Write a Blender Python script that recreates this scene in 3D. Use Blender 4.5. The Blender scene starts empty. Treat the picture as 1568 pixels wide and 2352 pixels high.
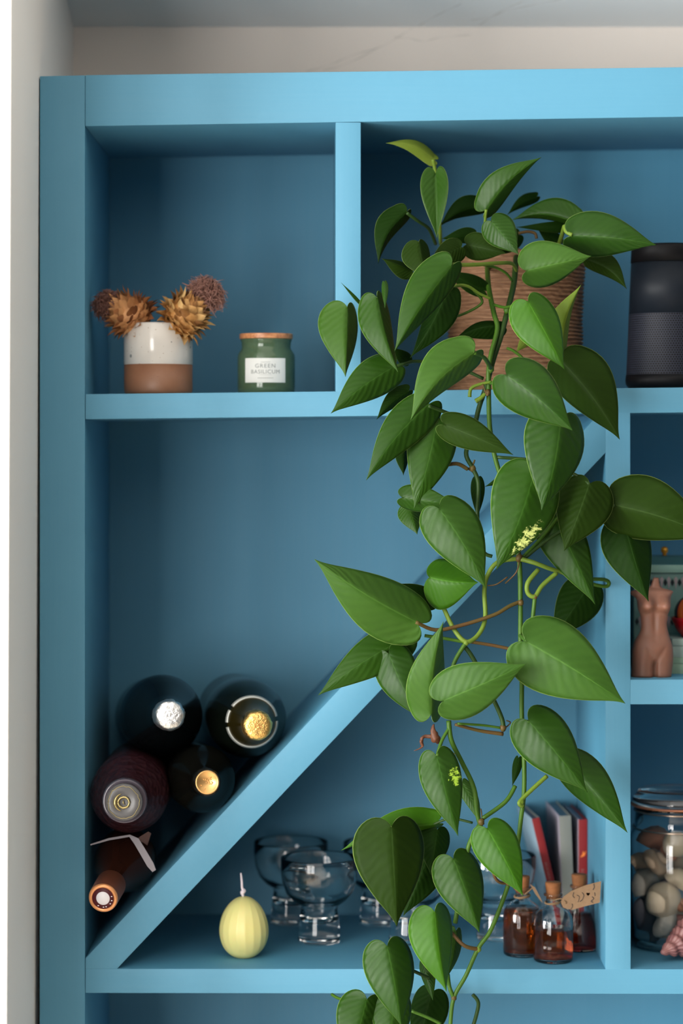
import bpy, bmesh, math, random
from mathutils import Vector, Matrix, noise
random.seed(7)
PI = math.pi
# ------------------------------------------------------------------ camera, world, light
K = 0.00045          # metres per photograph pixel on the front plane of the bookcase (y = 0)
DC = 2.5             # camera distance from that plane
CZ = 2.0             # camera height
scn = bpy.context.scene
COL = scn.collection
cam_d = bpy.data.cameras.new('camera'); cam = bpy.data.objects.new('camera', cam_d); COL.objects.link(cam)
cam.location = (0, -DC, CZ); cam.rotation_euler = (PI/2, 0, 0)
cam_d.sensor_fit = 'HORIZONTAL'; cam_d.sensor_width = 24.0
cam_d.lens = 24.0*DC/(1568*K)
cam_d.shift_x = (784-740)/1568; cam_d.shift_y = -(1176-1008)/1568
cam_d.clip_start = 0.05
cam_d.dof.use_dof = True; cam_d.dof.focus_distance = DC-0.085; cam_d.dof.aperture_fstop = 3.2
scn.camera = cam
w = bpy.data.worlds.new('world'); scn.world = w; w.use_nodes = True
w.node_tree.nodes['Background'].inputs[0].default_value = (0.92, 0.95, 1.0, 1)
w.node_tree.nodes['Background'].inputs[1].default_value = 0.12
vs = scn.view_settings
vs.view_transform = 'Standard'; vs.look = 'None'; vs.gamma = 1; vs.use_curve_mapping = False; vs.exposure = 0.2
def area(name, loc, target, sx, sy, power, col):
    d = bpy.data.lights.new(name, 'AREA'); d.shape = 'RECTANGLE'; d.size = sx; d.size_y = sy; d.energy = power; d.color = col
    o = bpy.data.objects.new(name, d); COL.objects.link(o); o.location = loc
    o.rotation_euler = (Vector(target)-Vector(loc)).to_track_quat('-Z', 'Y').to_euler(); return o
# the tall glazed doors left of the camera (two panes), and the wide bay window further round to the left
area('window_light', (-1.90, -3.00, 1.76), (-0.2, 0, 1.76), 0.62, 1.50, 40, (1.0, 0.985, 0.955))
area('window_light', (-1.22, -3.35, 1.76), (-0.2, 0, 1.76), 0.62, 1.50, 38, (1.0, 0.985, 0.955))
area('bay_window_light', (-3.10, -1.95, 1.85), (0.0, 0, 1.85), 2.1, 1.35, 300, (1.0, 0.985, 0.955))

# ------------------------------------------------------------------ helpers
def P(px, py, y=0.0):
    s = (DC+y)/DC
    return Vector(((px-740)*K*s, y, CZ-(py-1008)*K*s))
def S(px, y=0.0): return px*K*(DC+y)/DC
def link(o, parent=None):
    COL.objects.link(o)
    if parent is not None:
        o.parent = parent; o.matrix_parent_inverse = Matrix.Translation(parent.location).inverted() if parent.type == 'EMPTY' else parent.matrix_local.inverted()
    return o
def mobj(name, me, m, parent=None, smooth=True):
    if isinstance(me, bmesh.types.BMesh):
        bm = me; bmesh.ops.recalc_face_normals(bm, faces=bm.faces[:]); me = bpy.data.meshes.new(name); bm.to_mesh(me); bm.free()
    if m: me.materials.append(m)
    if smooth: me.shade_smooth()
    o = bpy.data.objects.new(name, me); o.matrix_world = Matrix.Identity(4)
    COL.objects.link(o)
    if parent is not None:
        o.parent = parent; o.matrix_parent_inverse = world_inv(parent)
    return o
def world_inv(p):
    m = Matrix.Identity(4); q = p
    chain = []
    while q is not None: chain.append(q); q = q.parent
    for q in reversed(chain): m = m @ q.matrix_parent_inverse @ q.matrix_basis
    return m.inverted()
def thing(name, label, cat, loc=(0, 0, 0), group=None):
    o = bpy.data.objects.new(name, None); COL.objects.link(o); o.location = loc; o.empty_display_size = 0.02
    return tag(o, label, cat, group)
def tag(o, label, cat, group=None, kind=None):
    o['label'] = label; o['category'] = cat
    if group: o['group'] = group
    if kind: o['kind'] = kind
    return o
def sharp(o, ang=35):
    me = o.data
    me.shade_smooth(); me.set_sharp_from_angle(angle=math.radians(ang)); return o
def prism(pts, y0, y1, bev=0.0008):
    """front outline of pixel points on the y=0 plane, extruded in depth"""
    bm = bmesh.new()
    f = [bm.verts.new((P(x, z).x, y0, P(x, z).z)) for x, z in pts]
    b = [bm.verts.new((v.co.x, y1, v.co.z)) for v in f]
    n = len(f); bm.faces.new(f); bm.faces.new(b[::-1])
    for i in range(n): bm.faces.new((f[i], b[i], b[(i+1) % n], f[(i+1) % n]))
    if bev: bmesh.ops.bevel(bm, geom=[e for e in bm.edges], offset=bev, segments=2, profile=0.6, affect='EDGES')
    return bm
def box_bm(c, sx, sy, sz, bev=0.0, M=None, seg=2):
    bm = bmesh.new(); bmesh.ops.create_cube(bm, size=1)
    bmesh.ops.scale(bm, vec=(sx, sy, sz), verts=bm.verts)
    if bev: bmesh.ops.bevel(bm, geom=bm.edges[:], offset=bev, segments=seg, profile=0.6, affect='EDGES')
    if M is not None: bmesh.ops.transform(bm, matrix=M, verts=bm.verts)
    bmesh.ops.translate(bm, vec=c, verts=bm.verts); return bm
def lathe(profile, n=48, M=None, fn=None):
    """profile: (r, z); closed where r = 0"""
    bm = bmesh.new(); rings = []
    for r, z in profile:
        if r <= 1e-7: rings.append([bm.verts.new((0, 0, z))])
        else: rings.append([bm.verts.new((r*math.cos(2*PI*i/n), r*math.sin(2*PI*i/n), z)) for i in range(n)])
    for A, B in zip(rings, rings[1:]):
        for i in range(n):
            j = (i+1) % n
            if len(A) == 1 and len(B) == 1: continue
            if len(A) == 1: bm.faces.new((A[0], B[i], B[j]))
            elif len(B) == 1: bm.faces.new((A[i], B[0], A[j]))
            else: bm.faces.new((A[i], B[i], B[j], A[j]))
    if fn:
        for v in bm.verts: fn(v)
    if M is not None: bmesh.ops.transform(bm, matrix=M, verts=bm.verts)
    return bm
def cat(pts, k=6):
    out = []
    Q = [pts[0]]+list(pts)+[pts[-1]]
    for i in range(1, len(Q)-2):
        a, b, c, d = Q[i-1], Q[i], Q[i+1], Q[i+2]
        for j in range(k):
            t = j/k
            out.append(tuple(0.5*((2*b[m])+(-a[m]+c[m])*t+(2*a[m]-5*b[m]+4*c[m]-d[m])*t*t+(-a[m]+3*b[m]-3*c[m]+d[m])*t**3) for m in range(len(b))))
    out.append(tuple(pts[-1])); return out
def tube(path, n=8, bm=None, cap=True):
    """path: (x, y, z, r)"""
    bm = bm or bmesh.new()
    pts = [Vector(p[:3]) for p in path]; up = Vector((0.3, 1, 0.2)).normalized(); rings = []
    for i, p in enumerate(pts):
        t = (pts[min(i+1, len(pts)-1)]-pts[max(i-1, 0)])
        if t.length < 1e-9: t = Vector((0, 0, 1))
        t.normalize(); u = up-t*up.dot(t)
        if u.length < 1e-4: u = t.orthogonal()
        u.normalize(); up = u; v = t.cross(u); r = path[i][3]
        rings.append([bm.verts.new(p+u*r*math.cos(2*PI*k/n)+v*r*math.sin(2*PI*k/n)) for k in range(n)])
    for A, B in zip(rings, rings[1:]):
        for i in range(n): bm.faces.new((A[i], A[(i+1) % n], B[(i+1) % n], B[i]))
    if cap: bm.faces.new(rings[0][::-1]); bm.faces.new(rings[-1])
    return bm
def frame_to(a, b):
    """matrix whose z axis runs from a to b, origin a"""
    q = (Vector(b)-Vector(a)).to_track_quat('Z', 'Y'); return Matrix.Translation(a) @ q.to_matrix().to_4x4()

# ------------------------------------------------------------------ materials
def mat(name, col=(0.5, 0.5, 0.5), rough=0.5, **kw):
    m = bpy.data.materials.new(name); m.use_nodes = True
    b = m.node_tree.nodes['Principled BSDF']
    b.inputs['Base Color'].default_value = (*col, 1); b.inputs['Roughness'].default_value = rough
    for k, v in kw.items():
        b.inputs[k.replace('_', ' ')].default_value = v
    return m
class NT:
    def __init__(s, m): s.m = m; s.t = m.node_tree; s.b = s.t.nodes['Principled BSDF']
    def n(s, typ, inp=None, **kw):
        x = s.t.nodes.new(typ)
        for k, v in kw.items(): setattr(x, k, v)
        for k, v in (inp or {}).items():
            if isinstance(v, bpy.types.NodeSocket): s.t.links.new(v, x.inputs[k])
            else: x.inputs[k].default_value = v
        return x
    def math(s, op, a, b=0.0): return s.n('ShaderNodeMath', {0: a, 1: b}, operation=op).outputs[0]
    def set(s, k, sock): s.t.links.new(sock, s.b.inputs[k])
    def mix(s, f, a, b):
        x = s.n('ShaderNodeMix', data_type='RGBA')
        for i, v in ((0, f), (6, a), (7, b)):
            if isinstance(v, bpy.types.NodeSocket): s.t.links.new(v, x.inputs[i])
            else: x.inputs[i].default_value = v if i == 0 else (*v[:3], 1)
        return x.outputs[2]
    def ramp(s, f, stops):
        r = s.n('ShaderNodeValToRGB', {0: f}); e = r.color_ramp.elements
        while len(e) < len(stops): e.new(0.5)
        for q, (p, c) in zip(e, stops): q.position = p; q.color = (*c, 1) if len(c) == 3 else c
        return r.outputs[0]
    def noise(s, scale, detail=3, vec=None, rough=0.55, **kw):
        d = {'Scale': scale, 'Detail': detail, 'Roughness': rough}
        if vec is not None: d['Vector'] = vec
        return s.n('ShaderNodeTexNoise', d, **kw).outputs[0]
    def obj(s): return s.n('ShaderNodeTexCoord').outputs['Object']
    def uv(s): return s.n('ShaderNodeTexCoord').outputs['UV']
    def mapping(s, vec, sc=(1, 1, 1), rot=(0, 0, 0)):
        return s.n('ShaderNodeMapping', {'Vector': vec, 'Scale': sc, 'Rotation': rot}).outputs[0]
    def bump(s, h, strength=0.2, dist=0.001):
        x = s.n('ShaderNodeBump', {'Height': h, 'Strength': strength, 'Distance': dist}); s.set('Normal', x.outputs[0]); return x

PAINT = (0.049, 0.225, 0.350)
def paint_mat(name='blue_satin_paint', rot=(0, 0, 0), sc=(6, 300, 420)):
    m = mat(name, PAINT, 0.68); k = NT(m); m.node_tree.nodes['Principled BSDF'].inputs['Specular IOR Level'].default_value = 1.0
    o = k.obj(); br = k.noise(1.0, 4, k.mapping(o, sc, rot)); big = k.noise(5, 3, o)
    c = k.mix(big, tuple(v*0.93 for v in PAINT), tuple(v*1.07 for v in PAINT)); k.set('Base Color', c)
    k.set('Roughness', k.n('ShaderNodeMapRange', {0: br, 3: 0.62, 4: 0.76}).outputs[0]); k.bump(br, 0.12, 0.0006); return m
M = {}
M['paint_h'] = paint_mat('blue_satin_paint_brushed_across', sc=(8, 200, 420))
M['paint_v'] = paint_mat('blue_satin_paint_brushed_upright', sc=(420, 200, 8))
M['paint_d'] = paint_mat('blue_satin_paint_brushed_aslant', sc=(150, 150, 150))
def wall_mat(name, c1, c2):
    m = mat(name, c1, 0.85); k = NT(m); o = k.obj()
    k.set('Base Color', k.mix(k.noise(3, 3, o), c1, c2)); k.bump(k.noise(140, 5, o), 0.18, 0.001); return m
M['wall'] = wall_mat('warm_greige_emulsion', (0.74, 0.66, 0.60), (0.69, 0.62, 0.565))
M['breast'] = wall_mat('warm_white_emulsion', (0.86, 0.83, 0.79), (0.81, 0.775, 0.74))
M['ceil'] = wall_mat('ceiling_white', (0.85, 0.85, 0.84), (0.81, 0.81, 0.80))
M['crack'] = mat('hairline_crack', (0.50, 0.46, 0.42), 0.95)
def wood_floor():
    m = mat('pale_oak_floor', (0.6, 0.5, 0.4), 0.45); k = NT(m); o = k.obj()
    k.set('Base Color', k.mix(k.noise(1, 5, k.mapping(o, (3, 40, 1))), (0.58, 0.50, 0.41), (0.70, 0.62, 0.52))); return m
M['floor'] = wood_floor()

# ------------------------------------------------------------------ setting
def struct(name, bm, m): o = mobj(name, bm, m, smooth=False); o['kind'] = 'structure'; return o
CE = CZ+(1008-62)*K*(DC+0.34)/DC
YW = 0.34
def box2(x0, x1, y0, y1, z0, z1, bev=0):
    return box_bm(((x0+x1)/2, (y0+y1)/2, (z0+z1)/2), x1-x0, y1-y0, z1-z0, bev)
struct('wall_back', box2(-0.40, 2.6, YW, YW+0.12, 0, CE+0.02), M['wall'])
wl = box2(-2.4, -0.2925, -0.221, YW+0.12, 0, CE+0.3, 0)
bmesh.ops.bevel(wl, geom=[e for e in wl.edges if abs(e.verts[0].co.x+0.2925) < 1e-4 and abs(e.verts[1].co.x+0.2925) < 1e-4 and abs(e.verts[0].co.y+0.221) < 1e-4 and abs(e.verts[1].co.y+0.221) < 1e-4], offset=0.0008, segments=1, affect='EDGES')
for v in wl.verts:
    if v.co.x > -1: v.co.x += (v.co.z-CZ-0.45)*0.0045
wlo = struct('wall_left', wl, M['breast']); wlo['kind'] = 'structure'
CSL = 0.25                                   # the ceiling slopes up away from the back wall
bm = bmesh.new(); cp = [(YW+0.12, CE-0.12*CSL), (-0.45, CE+(0.45+YW)*CSL), (-4.2, CE+(0.45+YW)*CSL), (-4.2, CE+0.5), (YW+0.12, CE+0.5)]
A = [bm.verts.new((-2.6, y, z)) for y, z in cp]; B = [bm.verts.new((2.6, y, z)) for y, z in cp]
bm.faces.new(A); bm.faces.new(B[::-1])
for q in range(5): bm.faces.new((A[q], A[(q+1) % 5], B[(q+1) % 5], B[q]))
struct('ceiling', bm, M['ceil'])
struct('floor', box2(-2.6, 2.6, -4.2, YW+0.12, -0.1, 0), M['floor'])
# settlement cracks running up the wall over the shelf and across the ceiling
wallback = bpy.data.objects['wall_back']; ceilo = bpy.data.objects['ceiling']
def crack(pts, parent, ceil=False, r=0.0005):
    path = []
    for i, (px, py) in enumerate(cat(pts, 6)):
        j = 1.2*noise.noise(Vector((px*0.05, py*0.05, 0)))
        if ceil:
            m_ = (1008-py)*K/DC; dd = (CE-CZ+CSL*(DC+YW))/(m_+CSL); s = dd/DC; y = dd-DC; p = Vector(((px-740)*K*s, y, CE+(YW-y)*CSL-0.0001))
        else: p = P(px, py+j, YW-0.0001)
        path.append((*p, r*(0.6+0.4*math.sin(i*0.9))))
    bm = tube(path, 5); 
    for v in bm.verts:
        if ceil: zc_ = CE+(YW-v.co.y)*CSL; v.co.z = zc_-(zc_-v.co.z)*0.3
        else: v.co.y = YW-(YW-v.co.y)*0.25
    mobj('crack', bm, M['crack'], parent)
crack([(700, 165), (760, 148), (800, 130), (880, 105), (925, 78), (948, 63)], wallback)
crack([(740, 162), (800, 145), (872, 108)], wallback, r=0.0005)
crack([(905, 85), (940, 88), (975, 95), (1010, 86), (1080, 80)], wallback, r=0.0005)
crack([(960, 60), (990, 42), (1030, 22), (1060, 8)], ceilo, True)
crack([(1080, 46), (1130, 38), (1165, 24), (1230, 10), (1290, -2)], ceilo, True)
crack([(1100, 58), (1130, 38), (1160, 20), (1200, 4)], ceilo, True, 0.0005)

# ------------------------------------------------------------------ bookcase
BD = 0.287
bc = thing('bookcase', 'tall built-in bookcase painted satin sky blue with a diagonal wine divider', 'bookcase', (0.1, 0.15, 0))
def board(name, pts, m='paint_h', y1=BD, label=None, y0=0.0):
    o = sharp(mobj(name, prism(pts, y0, y1), M[m], bc), 50)
    if label: o['label'] = label
    return o
FL = 1008+CZ/K
board('side_panel', [(91.5, 175), (195, 172.6), (195.3, FL), (90, FL)], 'paint_v')
board('top_rail', [(195.6, 172.4), (2100, 147), (2100, 260), (195.6, 290)], 'paint_h')
board('shelf', [(196, 905.2), (2040, 884.5), (2040, 942), (196, 963)], 'paint_h')
board('divider', [(770.3, 281), (828.3, 281), (828.3, 899), (770.3, 900)], 'paint_v')
board('upright', [(1390, 947), (1447, 946), (1448, 2227), (1390, 2227)], 'paint_v')
board('diagonal_divider', [(196, 2201), (1375.5, 951), (1391, 951), (1391, 1039), (268.5, 2225.5), (196, 2225.5)], 'paint_d')
board('shelf', [(196, 2225), (2040, 2226.5), (2040, 2284), (196, 2281)], 'paint_h')
board('shelf', [(1447.2, 1561), (2040, 1559), (2040, 1617), (1447.2, 1618)], 'paint_h')
board('shelf', [(196, 2960), (2040, 2960), (2040, 3018), (196, 3018)], 'paint_h')
board('side_panel', [(2040, 262), (2100, 261), (2100, FL), (2040, FL)], 'paint_v')
board('back_panel', [(150, 240), (2090, 220), (2090, FL), (150, FL)], 'paint_v', BD+0.012, y0=BD)

def shelf_z(px): return CZ-(905.2-(px-196)*0.01123-1008)*K      # top of the middle shelf
LZ = CZ-(2225.3-1008)*K                                          # top of the lower shelf
RZ = CZ-(1560.7-1008)*K                                          # top of the short right shelf

# ------------------------------------------------------------------ trailing plant
def leaf_mat(name, c1, c2, varieg=False, rough=0.36, vein=1.0, spec=0.18):
    m = mat(name, c1, rough, Specular_IOR_Level=spec); k = NT(m); o = k.obj(); uv = k.uv()
    sx = k.n('ShaderNodeSeparateXYZ', {0: uv}); u, v = sx.outputs[0], sx.outputs[1]
    av = k.math('MULTIPLY', k.math('ABSOLUTE', k.math('SUBTRACT', v, 0.5)), 2.0)
    rnd = k.n('ShaderNodeObjectInfo').outputs['Random']
    f = k.math('ADD', k.math('MULTIPLY', k.noise(45, 4, o), 0.8), k.math('MULTIPLY', k.math('SUBTRACT', rnd, 0.5), 0.5))
    c = k.mix(f, c1, c2)
    # side veins sweep forward from the midrib
    ph = k.math('SUBTRACT', k.math('MULTIPLY', u, 62.0), k.math('MULTIPLY', av, 17.0))
    ph = k.math('ADD', ph, k.math('MULTIPLY', k.noise(60, 2, o), 5.0))
    sv = k.math('SINE', ph)
    c = k.mix(k.math('MULTIPLY', k.math('ADD', sv, 1.0), 0.035*vein), c, tuple(min(1, x*1.8) for x in c2))
    rib = k.n('ShaderNodeMapRange', {0: av, 1: 0.0, 2: 0.035, 3: 0.45, 4: 0.0}).outputs[0]
    c = k.mix(rib, c, tuple(min(1, x*1.9+0.01) for x in c2))
    edge = k.n('ShaderNodeMapRange', {0: av, 1: 0.975, 2: 1.0, 3: 0.0, 4: 0.5}).outputs[0]  # thin edge highlight painted into the leaf colour
    c = k.mix(edge, c, (0.30, 0.42, 0.12))
    if varieg:
        nz = k.noise(1.0, 6, k.mapping(uv, (26, 9, 1)), 0.7)
        u0, v0, ru, rv = (0.62, 0.17, 0.26, 0.24) if varieg == 1 else (0.30, 0.16, 0.16, 0.22)
        du = k.math('DIVIDE', k.math('SUBTRACT', u, u0), ru); dv = k.math('DIVIDE', k.math('SUBTRACT', v, v0), rv)
        dd = k.math('ADD', k.math('MULTIPLY', du, du), k.math('MULTIPLY', dv, dv))
        loc = k.n('ShaderNodeMapRange', {0: dd, 1: 1.3, 2: 0.0, 3: 0.0, 4: 0.32}).outputs[0]
        g = k.n('ShaderNodeMapRange', {0: k.math('ADD', nz, loc), 1: 0.74, 2: 0.82, 3: 0.0, 4: 1.0}).outputs[0]
        c = k.mix(g, c, (0.62, 0.70, 0.22) if varieg == 1 else (0.40, 0.62, 0.06))
    k.set('Base Color', c)
    amp = k.n('ShaderNodeMapRange', {0: k.noise(22, 2, o), 1: 0.42, 2: 0.68, 3: 0.15, 4: 1.0}).outputs[0]
    h = k.math('ADD', k.math('MULTIPLY', k.math('MULTIPLY', sv, amp), 0.9), k.math('MULTIPLY', k.noise(110, 4, o), 1.0))
    k.bump(h, 0.15*vein+0.05, 0.0011)
    k.set('Roughness', k.n('ShaderNodeMapRange', {0: k.noise(35, 3, o), 3: rough-0.05, 4: rough+0.25}).outputs[0])
    tr = k.n('ShaderNodeBsdfTranslucent', {'Color': tuple(min(1, x*3.0) for x in c2)+(1,)})
    mx = k.n('ShaderNodeMixShader', {0: 0.16}); k.t.links.new(k.b.outputs[0], mx.inputs[1]); k.t.links.new(tr.outputs[0], mx.inputs[2])
    k.t.links.new(mx.outputs[0], k.t.nodes['Material Output'].inputs[0]); return m
LM = {  # tones follow leaf age, with gloss and shade also put into the colour
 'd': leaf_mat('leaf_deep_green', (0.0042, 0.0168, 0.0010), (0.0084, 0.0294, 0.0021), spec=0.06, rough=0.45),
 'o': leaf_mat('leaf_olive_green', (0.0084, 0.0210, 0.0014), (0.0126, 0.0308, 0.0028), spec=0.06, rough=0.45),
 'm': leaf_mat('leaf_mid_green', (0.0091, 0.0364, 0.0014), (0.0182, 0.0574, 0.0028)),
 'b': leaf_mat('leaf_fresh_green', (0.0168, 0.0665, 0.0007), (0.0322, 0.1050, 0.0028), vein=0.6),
 'l': leaf_mat('leaf_pale_green_sheen', (0.0196, 0.0630, 0.0049), (0.0364, 0.0910, 0.0098), rough=0.40),
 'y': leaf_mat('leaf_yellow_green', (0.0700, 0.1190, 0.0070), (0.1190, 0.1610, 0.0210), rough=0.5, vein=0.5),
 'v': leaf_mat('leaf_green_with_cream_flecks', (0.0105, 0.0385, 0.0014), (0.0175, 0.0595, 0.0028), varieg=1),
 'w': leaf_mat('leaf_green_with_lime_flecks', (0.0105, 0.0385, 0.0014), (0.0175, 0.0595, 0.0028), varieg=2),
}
def stem_mat(name, a, b):
    m = mat(name, a, 0.5, Specular_IOR_Level=0.2); k = NT(m); o = k.obj(); k.set('Base Color', k.mix(k.noise(40, 3, o), a, b)); k.bump(k.noise(1, 3, k.mapping(o, (900, 900, 40))), 0.3, 0.0006); return m
SM = {'g': stem_mat('stem_green', (0.018, 0.055, 0.003), (0.045, 0.105, 0.008)), 'k': stem_mat('stem_dark', (0.010, 0.028, 0.004), (0.020, 0.050, 0.007)),
      'l': stem_mat('stem_lime', (0.065, 0.115, 0.008), (0.12, 0.18, 0.022)), 'r': stem_mat('stem_reddish', (0.055, 0.055, 0.008), (0.085, 0.030, 0.014))}
plant = thing('potted_pothos', 'large trailing pothos with heart-shaped green leaves hanging from a woven basket', 'plant', (P(1180, 893, 0.14).x, 0.14, shelf_z(1180)))
# outline (along, across) with the midrib point each outline point is joined to
OUT = [(0, 0, 0), (-0.055, 0.09, 0.0), (-0.10, 0.27, 0.01), (-0.10, 0.50, 0.03), (-0.045, 0.74, 0.07), (0.055, 0.92, 0.13), (0.19, 1.0, 0.22), (0.33, 0.965, 0.33),
       (0.47, 0.84, 0.46), (0.60, 0.66, 0.58), (0.72, 0.46, 0.70), (0.82, 0.27, 0.80), (0.90, 0.125, 0.89), (0.955, 0.045, 0.95), (1.0, 0.0, 1.0)]
OUTS = cat(OUT, 2)
NV = 6
def make_leaf(i, bx, by, tx, ty, a, b, c='m', y=-0.05, dy=-0.012, bend=0.0, arch=0.07, curl=0.10, flip=False, wav=0.02):
    B = P(bx, by, y); T = P(tx, ty, y+dy); ax = T-B; L = ax.length; ex = ax.normalized()
    d = Vector((tx-bx, 0, -(ty-by))).normalized()
    na = Vector((-(ty-by), 0, -(tx-bx))).normalized()       # 'a' side in the picture plane
    ey = (na-ex*na.dot(ex)).normalized()
    back = Vector((0, 1, 0)); ez = (back-ex*back.dot(ex)-ey*back.dot(ey)).normalized()
    Wa, Wb = S(a, y), S(b, y); W = max(Wa, Wb)*1.03
    th = [math.acos(min(1, Wa/W)), math.acos(min(1, Wb/W))]
    sg = -1 if flip else 1
    rnd = random.Random(i*13+5); ph = rnd.uniform(0, 6)
    me = bpy.data.meshes.new('leaf'); vs_, uvs, fc = [], [], []
    bendw = S(bend, y)
    def pt(o, side, v):
        al, ac, mid = o
        al_p = mid+(al-mid)*v
        k = th[side]; s = 1 if side == 0 else -1
        across = W*ac*v*math.cos(k)*s
        depth = W*ac*v*math.sin(k)*sg
        depth += curl*W*(ac*v)**2*(0.6+0.4*math.sin(ph))
        depth += wav*W*math.sin(9*al_p+ph+side*1.7)*(ac*v)**2*1.6
        tt = max(0, min(1, al_p))
        depth -= arch*L*math.sin(PI*tt)
        across += bendw*math.sin(PI*tt)
        depth += 0.0011*(1-min(1, v*5))*(1-tt)*1.0
        return B+ex*(al_p*L)+ey*across+ez*depth, (tt*0.96+0.02, 0.5+0.5*v*s)
    cols = []
    n = len(OUTS)
    for r, o in enumerate(OUTS):
        row = []
        for q in range(-NV, NV+1):
            side = 0 if q >= 0 else 1
            p, u = pt(o, side, abs(q)/NV); vs_.append(p-B); uvs.append(u); row.append(len(vs_)-1)
        cols.append(row)
    for r in range(n-1):
        for q in range(2*NV): fc.append((cols[r][q], cols[r][q+1], cols[r+1][q+1], cols[r+1][q]))
    me.from_pydata(vs_, [], fc)
    ul = me.uv_layers.new(name='UVMap')
    for l in me.loops: ul.data[l.index].uv = uvs[l.vertex_index]
    bm = bmesh.new(); bm.from_mesh(me); bmesh.ops.remove_doubles(bm, verts=bm.verts, dist=1e-6); bm.to_mesh(me); bm.free()
    me.materials.append(LM[c]); me.shade_smooth()
    o = bpy.data.objects.new('leaf', me); COL.objects.link(o); o.location = B
    o.parent = plant; o.matrix_parent_inverse = Matrix.Translation(plant.location).inverted()
    md = o.modifiers.new('thickness', 'SOLIDIFY'); md.thickness = 0.00045; md.offset = 0
    if c == 'v': o['label'] = 'leaf splashed with cream and yellow'
    if c == 'y': o['label'] = 'young yellow-green leaf'
    return o
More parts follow.
